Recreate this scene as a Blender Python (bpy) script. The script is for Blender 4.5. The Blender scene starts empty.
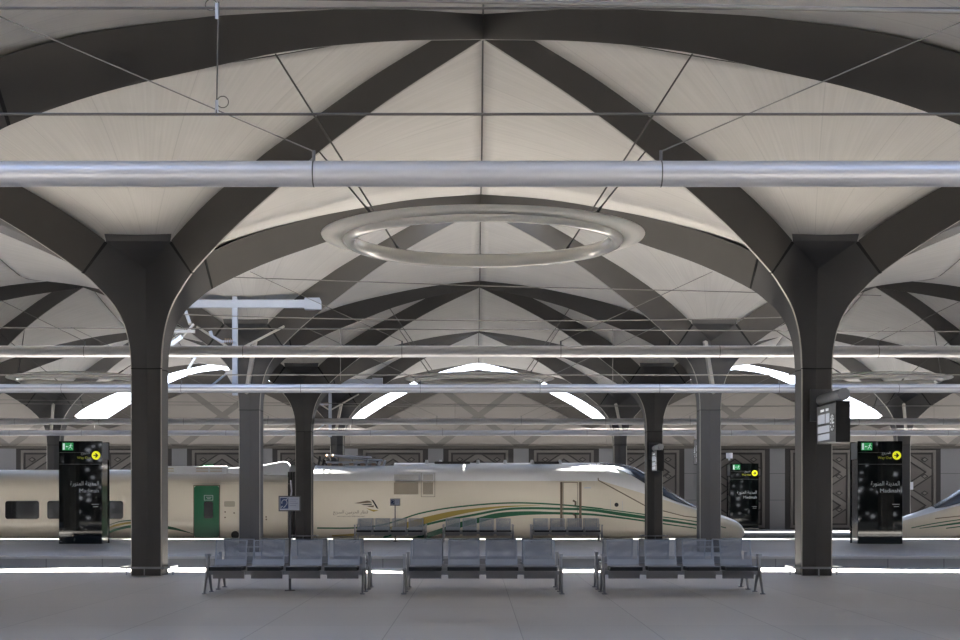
import bpy, bmesh, math, random
from mathutils import Vector, Matrix
random.seed(7)
S = bpy.context.scene
COL = S.collection
E0 = 1.504                      # eye height over the platforms

# ---------------------------------------------------------------- camera, sky, sun, exposure
cam = bpy.data.cameras.new('camera'); cam_o = bpy.data.objects.new('camera', cam); COL.objects.link(cam_o)
cam_o.location = (-0.104, 0, E0); cam_o.rotation_euler = (math.radians(90), 0, 0)
cam.lens = 55.875; cam.sensor_width = 36; cam.shift_x = 0.00375; cam.shift_y = 0.1885
cam.clip_start = 0.1; cam.clip_end = 500
S.camera = cam_o
w = bpy.data.worlds.new('sky'); S.world = w; w.use_nodes = True
wn = w.node_tree.nodes; wl = w.node_tree.links
bg = wn['Background']
tc = wn.new('ShaderNodeTexCoord'); sp = wn.new('ShaderNodeSeparateXYZ'); rp = wn.new('ShaderNodeValToRGB')
wl.new(tc.outputs['Generated'], sp.inputs[0]); wl.new(sp.outputs['Z'], rp.inputs[0]); wl.new(rp.outputs[0], bg.inputs[0])
rp.color_ramp.elements[0].position = 0.0; rp.color_ramp.elements[0].color = (0.86, 0.89, 0.95, 1)
rp.color_ramp.elements[1].position = 0.7; rp.color_ramp.elements[1].color = (0.30, 0.52, 1.0, 1)
bg.inputs[1].default_value = 4.2
sun = bpy.data.lights.new('sun', 'SUN'); sun_o = bpy.data.objects.new('sun', sun); COL.objects.link(sun_o)
sun.energy = 95; sun.angle = math.radians(0.6); sun.color = (1.0, 0.95, 0.87)
_d = Vector((-0.10, -0.667, -1.0)).normalized()
sun_o.rotation_euler = _d.to_track_quat('-Z', 'Y').to_euler(); sun_o.location = (10, 60, 60)
S.view_settings.view_transform = 'Standard'; S.view_settings.look = 'None'
S.view_settings.gamma = 1; S.view_settings.use_curve_mapping = False
S.view_settings.exposure = 0.56

# ---------------------------------------------------------------- materials
def M(name, col, rough=0.6, metal=0.0, noise=0.0, nscale=4.0, emit=None, estr=1.0, spec=0.5, bump=0.0, coat=0.0):
    m = bpy.data.materials.new(name); m.use_nodes = True
    nt = m.node_tree; b = nt.nodes['Principled BSDF']
    b.inputs['Base Color'].default_value = (*col, 1); b.inputs['Roughness'].default_value = rough
    b.inputs['Metallic'].default_value = metal; b.inputs['Specular IOR Level'].default_value = spec
    if coat: b.inputs['Coat Weight'].default_value = coat; b.inputs['Coat Roughness'].default_value = 0.08
    if noise or bump:
        t = nt.nodes.new('ShaderNodeTexCoord'); n = nt.nodes.new('ShaderNodeTexNoise')
        n.inputs['Scale'].default_value = nscale; n.inputs['Detail'].default_value = 5
        nt.links.new(t.outputs['Object'], n.inputs['Vector'])
        if noise:
            mx = nt.nodes.new('ShaderNodeMix'); mx.data_type = 'RGBA'
            mx.inputs[6].default_value = (*[c * (1 - noise) for c in col], 1)
            mx.inputs[7].default_value = (*[min(1, c * (1 + noise)) for c in col], 1)
            nt.links.new(n.outputs['Fac'], mx.inputs[0]); nt.links.new(mx.outputs[2], b.inputs['Base Color'])
        if bump:
            bp = nt.nodes.new('ShaderNodeBump'); bp.inputs['Strength'].default_value = bump; bp.inputs['Distance'].default_value = 0.01
            nt.links.new(n.outputs['Fac'], bp.inputs['Height']); nt.links.new(bp.outputs[0], b.inputs['Normal'])
    if emit:
        b.inputs['Emission Color'].default_value = (*emit, 1); b.inputs['Emission Strength'].default_value = estr
    return m

def math_node(nt, op, a, b=None, c=None):
    n = nt.nodes.new('ShaderNodeMath'); n.operation = op
    for i, v in enumerate((a, b, c)):
        if v is None: continue
        if isinstance(v, (int, float)): n.inputs[i].default_value = v
        else: nt.links.new(v, n.inputs[i])
    return n.outputs[0]

def mix_col(nt, fac, a, b):
    mx = nt.nodes.new('ShaderNodeMix'); mx.data_type = 'RGBA'
    nt.links.new(fac, mx.inputs[0]) if not isinstance(fac, (int, float)) else None
    for i, v in ((6, a), (7, b)):
        if isinstance(v, tuple): mx.inputs[i].default_value = (*v, 1)
        else: nt.links.new(v, mx.inputs[i])
    return mx.outputs[2]

def obj_xyz(nt):
    t = nt.nodes.new('ShaderNodeTexCoord'); s = nt.nodes.new('ShaderNodeSeparateXYZ')
    nt.links.new(t.outputs['Object'], s.inputs[0]); return t.outputs['Object'], s.outputs[0], s.outputs[1], s.outputs[2]

def noise(nt, vec, scale, detail=3):
    n = nt.nodes.new('ShaderNodeTexNoise'); n.inputs['Scale'].default_value = scale; n.inputs['Detail'].default_value = detail
    nt.links.new(vec, n.inputs['Vector']); return n.outputs['Fac']

def combine(nt, x, y, z):
    n = nt.nodes.new('ShaderNodeCombineXYZ')
    for i, v in enumerate((x, y, z)):
        if isinstance(v, (int, float)): n.inputs[i].default_value = v
        else: nt.links.new(v, n.inputs[i])
    return n.outputs[0]

# roof fabric: off-white panels with fine radial strakes running out from the column head
def roof_material():
    m = bpy.data.materials.new('roof_panel'); m.use_nodes = True; nt = m.node_tree; b = nt.nodes['Principled BSDF']
    v, x, y, z = obj_xyz(nt)
    ang = math_node(nt, 'ARCTAN2', y, x)
    r = math_node(nt, 'SQRT', math_node(nt, 'ADD', math_node(nt, 'MULTIPLY', x, x), math_node(nt, 'MULTIPLY', y, y)))
    vec = combine(nt, math_node(nt, 'MULTIPLY', ang, 70.0), math_node(nt, 'MULTIPLY', r, 0.25), 0.0)
    n1 = noise(nt, vec, 1.6, 4)
    vec2 = combine(nt, math_node(nt, 'MULTIPLY', ang, 4.0), math_node(nt, 'MULTIPLY', r, 0.5), 3.0)
    n2 = noise(nt, vec2, 1.0, 2)
    f = math_node(nt, 'ADD', math_node(nt, 'MULTIPLY', n1, 0.55), math_node(nt, 'MULTIPLY', n2, 0.45))
    c = mix_col(nt, f, (0.44, 0.425, 0.40), (0.72, 0.695, 0.66))
    # radial panel joints every 15 degrees / 7.5 degrees
    a2 = math_node(nt, 'MULTIPLY', ang, 24 / math.pi / 2 * 1.0)
    fr = math_node(nt, 'ABSOLUTE', math_node(nt, 'SUBTRACT', math_node(nt, 'FRACT', math_node(nt, 'ADD', a2, 0.25)), 0.5))
    wd = math_node(nt, 'MULTIPLY', fr, r)
    line = math_node(nt, 'LESS_THAN', wd, 0.03)
    c2 = mix_col(nt, math_node(nt, 'MULTIPLY', line, 0.22), c, (0.2, 0.2, 0.2))
    nt.links.new(c2, b.inputs['Base Color'])
    b.inputs['Roughness'].default_value = 0.62; b.inputs['Specular IOR Level'].default_value = 0.3
    return m

def floor_material(name, tx, ty, col, seam=0.012):
    m = bpy.data.materials.new(name); m.use_nodes = True; nt = m.node_tree; b = nt.nodes['Principled BSDF']
    v, x, y, z = obj_xyz(nt)
    def seamf(c, t, off):
        f = math_node(nt, 'ABSOLUTE', math_node(nt, 'SUBTRACT', math_node(nt, 'FRACT', math_node(nt, 'DIVIDE', math_node(nt, 'ADD', c, off), t)), 0.5))
        return math_node(nt, 'GREATER_THAN', f, 0.5 - seam / t / 2)
    s = math_node(nt, 'MAXIMUM', seamf(x, tx, 900 + tx / 2), seamf(y, ty, 900))
    fx = math_node(nt, 'FLOOR', math_node(nt, 'DIVIDE', math_node(nt, 'ADD', x, 900 + tx / 2), tx))
    fy = math_node(nt, 'FLOOR', math_node(nt, 'DIVIDE', math_node(nt, 'ADD', y, 900), ty))
    wn_ = nt.nodes.new('ShaderNodeTexWhiteNoise'); nt.links.new(combine(nt, fx, fy, 0.0), wn_.inputs[0])
    n1 = noise(nt, v, 30.0, 6); n2 = noise(nt, v, 0.4, 3)
    f = math_node(nt, 'ADD', math_node(nt, 'MULTIPLY', wn_.outputs['Value'], 0.45), math_node(nt, 'ADD', math_node(nt, 'MULTIPLY', n1, 0.3), math_node(nt, 'MULTIPLY', n2, 0.25)))
    c = mix_col(nt, f, tuple(k * 0.86 for k in col), tuple(k * 1.14 for k in col))
    c2 = mix_col(nt, math_node(nt, 'MULTIPLY', s, 0.6), c, tuple(k * 0.3 for k in col))
    nt.links.new(c2, b.inputs['Base Color']); b.inputs['Roughness'].default_value = 0.5
    b.inputs['Specular IOR Level'].default_value = 0.35
    return m

def perforated(name, col):
    m = bpy.data.materials.new(name); m.use_nodes = True; nt = m.node_tree; b = nt.nodes['Principled BSDF']
    b.inputs['Base Color'].default_value = (*col, 1); b.inputs['Roughness'].default_value = 0.35; b.inputs['Metallic'].default_value = 0.6
    v, x, y, z = obj_xyz(nt)
    P = 0.0125
    row = math_node(nt, 'FLOOR', math_node(nt, 'DIVIDE', z, P * 0.87))
    sh = math_node(nt, 'MULTIPLY', math_node(nt, 'FRACT', math_node(nt, 'MULTIPLY', row, 0.5)), P)
    fx = math_node(nt, 'SUBTRACT', math_node(nt, 'FRACT', math_node(nt, 'DIVIDE', math_node(nt, 'ADD', math_node(nt, 'ADD', x, 50.0), sh), P)), 0.5)
    fz = math_node(nt, 'SUBTRACT', math_node(nt, 'FRACT', math_node(nt, 'DIVIDE', z, P * 0.87)), 0.5)
    r2 = math_node(nt, 'ADD', math_node(nt, 'MULTIPLY', fx, fx), math_node(nt, 'MULTIPLY', fz, fz))
    hole = math_node(nt, 'LESS_THAN', r2, 0.155)
    tr = nt.nodes.new('ShaderNodeBsdfTransparent'); mx = nt.nodes.new('ShaderNodeMixShader')
    nt.links.new(hole, mx.inputs[0]); nt.links.new(b.outputs[0], mx.inputs[1]); nt.links.new(tr.outputs[0], mx.inputs[2])
    nt.links.new(mx.outputs[0], nt.nodes['Material Output'].inputs['Surface'])
    return m

def train_paint(name, slope_x=None, zsplit=2.32, slope=0.30):
    m = bpy.data.materials.new(name); m.use_nodes = True; nt = m.node_tree; b = nt.nodes['Principled BSDF']
    v, x, y, z = obj_xyz(nt)
    if slope_x is not None:
        dx = math_node(nt, 'MAXIMUM', math_node(nt, 'SUBTRACT', x, slope_x), 0.0)
        zs = math_node(nt, 'SUBTRACT', zsplit, math_node(nt, 'MULTIPLY', dx, slope))
        f = math_node(nt, 'GREATER_THAN', z, zs)
    else:
        f = math_node(nt, 'MULTIPLY', math_node(nt, 'SUBTRACT', z, zsplit - 0.1), 3.0)
        f = math_node(nt, 'MINIMUM', math_node(nt, 'MAXIMUM', f, 0.0), 1.0)
    c = mix_col(nt, f, (0.70, 0.645, 0.545), (0.82, 0.84, 0.88))
    n = noise(nt, v, 1.5, 4)
    c = mix_col(nt, math_node(nt, 'MULTIPLY', n, 0.10), c, (0.35, 0.32, 0.28))
    nt.links.new(c, b.inputs['Base Color']); b.inputs['Roughness'].default_value = 0.28
    b.inputs['Coat Weight'].default_value = 0.3
    return m

m_roof = roof_material()
m_rib = M('dark_rib_paint', (0.076, 0.070, 0.063), 0.42, 0.1, 0.10, 1.5)
m_head = M('dark_column_paint', (0.074, 0.072, 0.071), 0.42, 0.1, 0.10, 1.5)
m_edge = M('keel_edge_bounce_light', (0.36, 0.34, 0.31), 0.4, 0.1)  # rib keel bottoms lighter: light bounced off the ground, put into the colour
m_joint = M('joint_gap', (0.012, 0.012, 0.012), 0.8)
m_floor1 = floor_material('platform_tiles', 1.53, 3.06, (0.37, 0.355, 0.34))
m_floor2 = floor_material('far_platform_tiles', 1.53, 3.06, (0.31, 0.31, 0.32))
m_face = floor_material('granite_face', 1.53, 50.0, (0.22, 0.22, 0.225), 0.03)
m_coping = M('coping_stone', (0.36, 0.355, 0.35), 0.6, 0, 0.1, 8)
m_ballast = M('track_bed_concrete', (0.68, 0.66, 0.61), 0.9, 0, 0.3, 12)
m_rail = M('rail_steel', (0.30, 0.25, 0.22), 0.4, 0.7)
m_steel = M('brushed_pipe_steel', (0.50, 0.50, 0.52), 0.36, 0.3)
m_galv = M('galvanised_steel', (0.42, 0.46, 0.54), 0.45, 0.4, 0.08, 5)
m_wire = M('cable_dark', (0.09, 0.085, 0.08), 0.5, 0.4)
m_wirel = M('cable_light', (0.20, 0.19, 0.18), 0.6, 0.2)
m_ring = M('ring_enamel', (0.78, 0.75, 0.68), 0.22, 0.0, coat=0.6)
m_ringf = M('ring_flange', (0.80, 0.77, 0.70), 0.5)
m_seat = perforated('perforated_seat_steel', (0.27, 0.30, 0.36))
m_seatp = M('seat_steel', (0.31, 0.345, 0.41), 0.35, 0.5, 0.06, 9)
m_seatd = M('seat_underside_shade', (0.012, 0.014, 0.018), 0.6)  # near-black colour stands for the shade under the curved seat lip
m_beam = M('bench_beam_steel', (0.33, 0.33, 0.34), 0.5, 0.4)
m_leg = M('bench_leg_steel', (0.33, 0.34, 0.36), 0.3, 0.8)
m_wall = M('grey_wall_panel', (0.155, 0.16, 0.175), 0.6, 0, 0.08, 0.8)
m_wallj = M('wall_recess', (0.040, 0.040, 0.044), 0.8)
m_lat = M('lattice_cast_panel', (0.115, 0.108, 0.105), 0.7, 0, 0.08, 2)
m_latf = M('lattice_field', (0.085, 0.080, 0.078), 0.75, 0, 0.08, 2)
m_latd = M('lattice_dark', (0.026, 0.025, 0.026), 0.8)
m_lun = M('lunette_panel', (0.30, 0.28, 0.262), 0.75, 0, 0.06, 1.2)
m_lunb = M('lunette_band', (0.19, 0.18, 0.172), 0.75)
m_black = M('black_glass', (0.003, 0.005, 0.005), 0.03, 0, spec=0.5)
m_mirror = M('polished_side_panel', (0.34, 0.33, 0.31), 0.12, 0.9)
m_green = M('exit_sign_green', (0.01, 0.20, 0.055), 0.4, emit=(0.01, 0.28, 0.07), estr=0.45)
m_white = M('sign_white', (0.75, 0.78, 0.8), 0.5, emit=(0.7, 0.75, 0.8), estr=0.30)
m_yellow = M('sign_yellow', (0.75, 0.72, 0.02), 0.5, emit=(0.8, 0.78, 0.02), estr=0.5)
m_ydim = M('sign_yellow_text', (0.42, 0.42, 0.03), 0.5, emit=(0.5, 0.5, 0.02), estr=0.12)
m_letter = M('sign_letter_grey', (0.35, 0.37, 0.38), 0.5, emit=(0.4, 0.42, 0.45), estr=0.12)
m_ink = M('sign_black_ink', (0.01, 0.01, 0.01), 0.5)
m_tg = M('train_green', (0.008, 0.105, 0.048), 0.3, coat=0.3)
m_tgold = M('train_gold', (0.36, 0.27, 0.055), 0.35, coat=0.2)
m_tline = M('train_trim_brown', (0.16, 0.12, 0.085), 0.5)
m_tdark = M('train_dark', (0.015, 0.015, 0.016), 0.5)
m_glass = M('train_window_glass', (0.012, 0.013, 0.015), 0.05, coat=1.0)
m_shield = M('train_windshield_glass', (0.050, 0.062, 0.085), 0.22, spec=0.35)
m_under = M('train_bogie', (0.03, 0.028, 0.026), 0.8)
m_paint = train_paint('loco_paint', 5.0)
m_coach = train_paint('coach_paint', None, 2.42)
m_roofbox = M('train_roof_white', (0.52, 0.54, 0.58), 0.4)
m_grille = M('train_grille', (0.40, 0.36, 0.29), 0.6)
m_grille2 = M('train_grille_upper', (0.50, 0.50, 0.50), 0.6)
m_disp = M('display_casing', (0.12, 0.125, 0.13), 0.4, 0.3)
m_dblk = M('display_black', (0.006, 0.006, 0.007), 0.5)
m_screen = M('display_screen', (0.3, 0.32, 0.36), 0.3, emit=(0.45, 0.48, 0.56), estr=0.35)
m_blue = M('sign_blue', (0.05, 0.08, 0.20), 0.5)
m_pale = M('sign_pale', (0.55, 0.58, 0.68), 0.5)
m_post = M('sign_post_grey', (0.13, 0.13, 0.14), 0.45, 0.4)
m_insul = M('insulator_brown', (0.28, 0.17, 0.08), 0.4)
m_beige = M('equipment_beige', (0.45, 0.42, 0.37), 0.6)

# ---------------------------------------------------------------- mesh helpers
class MB:
    def __init__(s): s.v = []; s.f = []; s.m = []; s.sm = []
    def add(s, vs, fs, mi=0, smooth=False):
        o = len(s.v); s.v += [tuple(p) for p in vs]
        for f in fs: s.f.append([i + o for i in f]); s.m.append(mi); s.sm.append(smooth)
        return s
    def box(s, a, b, mi=0):
        x0, y0, z0 = a; x1, y1, z1 = b
        return s.add([(x0,y0,z0),(x1,y0,z0),(x1,y1,z0),(x0,y1,z0),(x0,y0,z1),(x1,y0,z1),(x1,y1,z1),(x0,y1,z1)],
                     [(0,3,2,1),(4,5,6,7),(0,1,5,4),(1,2,6,5),(2,3,7,6),(3,0,4,7)], mi)
    def cbox(s, c, d, mi=0):
        return s.box([c[i]-d[i]/2 for i in range(3)], [c[i]+d[i]/2 for i in range(3)], mi)
    def tube(s, pts, r, n=8, mi=0, caps=True):
        pts = [Vector(p) for p in pts]; rs = r if isinstance(r, (list, tuple)) else [r]*len(pts)
        rings = []; ref = None
        for i, p in enumerate(pts):
            t = (pts[min(i+1, len(pts)-1)] - pts[max(i-1, 0)]).normalized()
            if ref is None:
                ref = Vector((0,0,1)) if abs(t.z) < 0.9 else Vector((1,0,0))
            u = (ref - t*ref.dot(t)).normalized(); v_ = t.cross(u); ref = u
            rings.append([p + (u*math.cos(2*math.pi*k/n) + v_*math.sin(2*math.pi*k/n))*rs[i] for k in range(n)])
        vs = [q for rg in rings for q in rg]; fs = []
        for i in range(len(pts)-1):
            for k in range(n):
                fs.append((i*n+k, i*n+(k+1) % n, (i+1)*n+(k+1) % n, (i+1)*n+k))
        s.add(vs, fs, mi, n > 5)
        if caps: s.add(rings[0], [tuple(range(n))[::-1]], mi); s.add(rings[-1], [tuple(range(n))], mi)
        return s
    def sweep(s, secs, mi=0, smooth=False, caps=True, closed=True, edge=()):
        n = len(secs[0]); fs = []; m0 = len(s.f)
        for i in range(len(secs)-1):
            for k in range(n if closed else n-1):
                fs.append((i*n+k, i*n+(k+1) % n, (i+1)*n+(k+1) % n, (i+1)*n+k))
        s.add([q for c in secs for q in c], fs, mi, smooth)
        for j in range(len(fs)):
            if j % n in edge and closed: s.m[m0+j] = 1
        if caps: s.add(secs[0], [tuple(range(n))[::-1]], mi); s.add(secs[-1], [tuple(range(n))], mi)
        return s
    def prism(s, poly, p0, ax_u, ax_v, ax_n, th, mi=0):
        """extrude 2-D outline poly in plane (ax_u, ax_v) from p0 along ax_n by th"""
        p0, u, v_, n = Vector(p0), Vector(ax_u), Vector(ax_v), Vector(ax_n)
        a = [p0 + u*x + v_*y for x, y in poly]; b = [p + n*th for p in a]; k = len(poly)
        s.add(a+b, [tuple(range(k))[::-1], tuple(range(k, 2*k))] + [(i, (i+1) % k, k+(i+1) % k, k+i) for i in range(k)], mi)
        return s
    def build(s, name, mats, parent=None, loc=None, recalc=True, bevel=0):
        me = bpy.data.meshes.new(name); me.from_pydata(s.v, [], s.f)
        if not isinstance(mats, (list, tuple)): mats = [mats]
        for m in mats: me.materials.append(m)
        me.polygons.foreach_set('material_index', s.m); me.polygons.foreach_set('use_smooth', s.sm)
        if recalc:
            bm = bmesh.new(); bm.from_mesh(me); bmesh.ops.recalc_face_normals(bm, faces=bm.faces); bm.to_mesh(me); bm.free()
        me.update()
        o = bpy.data.objects.new(name, me); COL.objects.link(o)
        if parent: o.parent = parent
        if loc: o.location = loc
        if bevel:
            b = o.modifiers.new('bevel', 'BEVEL'); b.width = bevel; b.segments = 2; b.limit_method = 'ANGLE'
        return o

def tag(o, label, cat, group=None):
    o['label'] = label; o['category'] = cat
    if group: o['group'] = group
    return o
def thing(name, label, cat, loc=(0,0,0), rz=0, group=None):
    o = bpy.data.objects.new(name, None); COL.objects.link(o); o.location = loc; o.rotation_euler = (0,0,rz)
    o.empty_display_size = 0.2
    return tag(o, label, cat, group)
def struct(o): o['kind'] = 'structure'; return o
def copy_tree(o, parent=None):
    c = o.copy(); COL.objects.link(c); c.parent = parent
    for ch in list(o.children): copy_tree(ch, c)
    return c
def rrect(x0, z0, x1, z1, r, n=5):
    out = []
    for cx, cz, a in ((x1-r, z0+r, -90), (x1-r, z1-r, 0), (x0+r, z1-r, 90), (x0+r, z0+r, 180)):
        for i in range(n+1):
            t = math.radians(a + 90*i/n); out.append((cx + r*math.cos(t), cz + r*math.sin(t)))
    return out
def circle(cx, cz, r, n=20): return [(cx+r*math.cos(2*math.pi*i/n), cz+r*math.sin(2*math.pi*i/n)) for i in range(n)]

# Arabic shaping with presentation forms (isolated, final, initial, medial)
AR = {'ا': 'ﺍﺎﺍﺎ', 'ب': 'ﺏﺐﺑﺒ', 'ة': 'ﺓﺔﺓﺔ', 'ج': 'ﺝﺞﺟﺠ', 'ح': 'ﺡﺢﺣﺤ', 'خ': 'ﺥﺦﺧﺨ', 'د': 'ﺩﺪﺩﺪ', 'ر': 'ﺭﺮﺭﺮ', 'س': 'ﺱﺲﺳﺴ',
      'ط': 'ﻁﻂﻃﻄ', 'ع': 'ﻉﻊﻋﻌ', 'ق': 'ﻕﻖﻗﻘ', 'ل': 'ﻝﻞﻟﻠ', 'م': 'ﻡﻢﻣﻤ', 'ن': 'ﻥﻦﻧﻨ', 'و': 'ﻭﻮﻭﻮ', 'ي': 'ﻱﻲﻳﻴ'}
NOJOIN = 'ادروة'
def arabic(t):
    out = ''
    for i, ch in enumerate(t):
        if ch not in AR: out += ch; continue
        prev = i > 0 and t[i-1] in AR and t[i-1] not in NOJOIN
        nxt = i+1 < len(t) and t[i+1] in AR and ch not in NOJOIN
        out += AR[ch][(3 if nxt else 1) if prev else (2 if nxt else 0)]
    return out[::-1]
def text_mesh(body, height, width=None, name='lettering'):
    """mesh of the lettering in the XZ plane facing -Y, lower left at the origin"""
    c = bpy.data.curves.new(name, 'FONT'); c.body = body; c.size = 1; c.extrude = 0.004; c.resolution_u = 3
    o = bpy.data.objects.new(name, c); COL.objects.link(o)
    bpy.context.view_layer.update()
    me = bpy.data.meshes.new_from_object(o.evaluated_get(bpy.context.evaluated_depsgraph_get()))
    bpy.data.objects.remove(o); bpy.data.curves.remove(c)
    if not me.vertices: return me
    xs = [v.co.x for v in me.vertices]; ys = [v.co.y for v in me.vertices]
    sy = height/(max(ys)-min(ys)); sx = (width/(max(xs)-min(xs))) if width else sy
    for v in me.vertices: v.co = Vector(((v.co.x-min(xs))*sx, -v.co.z*0.6, (v.co.y-min(ys))*sy))
    return me
def lettering(body, x0, y, z0, height, mat, parent, width=None, right=False, name='lettering'):
    me = text_mesh(body, height, width, name); me.materials.clear(); me.materials.append(mat)
    for p in me.polygons: p.material_index = 0
    o = bpy.data.objects.new(name, me); COL.objects.link(o); o.parent = parent
    wdt = max((v.co.x for v in me.vertices), default=0)
    o.location = (x0 - (wdt if right else 0), y, z0); return o

def lerp_tab(tab, x):
    if x <= tab[0][0]: return tab[0][1]
    for (a, b), (c, d) in zip(tab, tab[1:]):
        if x <= c: return b + (d-b)*(x-a)/(c-a)
    return tab[-1][1]
def smooth_tab(tab, x):
    """monotone-ish cubic (Catmull-Rom) through the table"""
    n = len(tab)
    if x <= tab[0][0]: return tab[0][1]
    if x >= tab[-1][0]: return tab[-1][1]
    for i in range(n-1):
        if x <= tab[i+1][0]:
            x0, y0 = tab[i]; x1, y1 = tab[i+1]; h = x1-x0; t = (x-x0)/h
            def sl(j):
                if j <= 0: return (tab[1][1]-tab[0][1])/(tab[1][0]-tab[0][0])
                if j >= n-1: return (tab[-1][1]-tab[-2][1])/(tab[-1][0]-tab[-2][0])
                return (tab[j+1][1]-tab[j-1][1])/(tab[j+1][0]-tab[j-1][0])
            m0, m1 = sl(i)*h, sl(i+1)*h
            return (2*t**3-3*t*t+1)*y0+(t**3-2*t*t+t)*m0+(-2*t**3+3*t*t)*y1+(t**3-t*t)*m1

# ---------------------------------------------------------------- ground
def slab(name, y0, y1, z0, z1, top, face=None, x=48):
    b = MB().box((-x, y0, z0), (x, y1, z1))
    b.m = [1, 0, 1, 1, 1, 1]
    return struct(b.build(name, [top, face or top]))
slab('floor', -20, 33.1, -1.2, 0, m_floor1, m_face)
slab('floor', 40.95, 60.35, -1.2, 0, m_floor2, m_face)
slab('floor', 68.6, 82, -1.2, 0, m_floor2, m_face)
for a, b_ in ((33.1, 33.45), (40.6, 40.95), (60.35, 60.7), (68.25, 68.6)):
    struct(MB().box((-48, a, -.07), (48, b_, 0.0)).build('trim', m_coping))
for y0_, y1_ in ((33.1, 33.42), (40.63, 40.95), (60.35, 60.67), (68.28, 68.6)):
    struct(MB().box((-48, y0_, -1.2), (48, y1_, -.07)).build('trim', m_face))
slab('track_bed', 33.4, 40.65, -1.4, -0.95, m_ballast)
slab('track_bed', 60.65, 68.3, -1.4, -0.95, m_ballast)
for y in (34.3, 35.74, 38.2, 39.64, 61.5, 62.94, 65.6, 67.04):
    struct(MB().box((-48, y-.035, -.95), (48, y+.035, -.80)).build('track_rail', m_rail))

# ---------------------------------------------------------------- canopy geometry
KEEL = [(.37, 2.66), (.385, 3.0), (.44, 3.4), (.56, 3.79), (.763, 4.13), (1.08, 4.47), (1.96, 5.10), (2.97, 5.68), (4.02, 6.25), (5.29, 6.78), (6.75, 7.27)]
ZD = [(.6, 4.95), (.8, 5.12), (1.77, 5.74), (2.83, 6.28), (3.9, 6.73), (5.2, 7.22), (6.75, 7.66)]
ZA = [(.6, 4.98), (.8, 5.12), (1.5, 5.48), (2.5, 5.80), (4, 6.18), (5.4, 6.45), (6.75, 6.62)]
def web_z(u, v):
    m = max(abs(u), abs(v)); n = min(abs(u), abs(v)); q = n/m if m else 0
    za, zd = smooth_tab(ZA, m), smooth_tab(ZD, m)
    return E0 + za + (zd-za)*q**1.35 - 0.02
def keel_path():
    pts = [(.37, -E0), (.37, 0.5), (.37, 2.0), (.37, 2.66)]
    t = .374
    for t in (.376, .385, .405, .44, .49, .56, .65, .763, .9, 1.08): pts.append((t, smooth_tab(KEEL, t)))
    return pts
def section(t, z, tt, dz, dx, dy, d, w, kw=.030):
    t = t - .068*max(0, 1-(t-.37)/.45)
    """rib section at diagonal parameter t (per-axis), rel height z; tangent (tt radial, dz)"""
    r = t*math.sqrt(2); l = math.hypot(tt, dz); tr, tz = tt/l, dz/l
    nr, nz = -tz, tr
    s2 = 1/math.sqrt(2); R = Vector((dx*s2, dy*s2, 0)); L = Vector((-dy*s2, dx*s2, 0)); Z = Vector((0,0,1))
    K = R*r + Z*(z+E0)
    if t < .375: w = max(.12, r + nr*d)
    Bk = K + (R*nr + Z*nz)*d
    Ki = K + (R*nr + Z*nz)*0.03
    return [K+L*kw*.55, Ki+L*kw, Bk+L*w, Bk-L*w, Ki-L*kw, K-L*kw*.55]
def rib_dw(t):
    d = lerp_tab([(.37, .28), (.385, .33), (.44, .34), (.56, .38), (.65, .46), (.763, .60), (1.08, .74), (1.96, .70), (2.97, .62), (4, .54), (5.3, .46), (6.75, .40)], t)
    w_ = lerp_tab([(.37, .20), (.40, .22), (.44, .26), (.56, .40), (.65, .50), (.763, .62), (1.08, .26), (3, .24), (6.75, .20)], t)
    return d, w_
def rib_secs(ts, dx, dy, shrink=0.0):
    out = []
    for t in ts:
        e = .01
        if t < .3761: z = None
        dz = (smooth_tab(KEEL, min(t+e, 6.75))-smooth_tab(KEEL, max(t-e, .3701)))/((min(t+e, 6.75)-max(t-e, .3701))*math.sqrt(2))
        d, w_ = rib_dw(t)
        out.append(section(t, smooth_tab(KEEL, t), 1, dz, dx, dy, d-shrink, w_-shrink, .035-shrink*.5))
    return out
def shaft_secs(dx, dy):
    out = []
    for (t, z) in ((.37, -E0), (.37, 2.655)):
        out.append(section(t, z, 0, 1, dx, dy, .27, .20))
    return out
def head_secs(dx, dy, z0=2.675):
    out = [section(.37, z0, 0, 1, dx, dy, .325, .20)]
    for t in (.376, .385, .405, .44, .49, .56, .65, .763, .9, 1.07):
        out += rib_secs([t], dx, dy)
    return out
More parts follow.
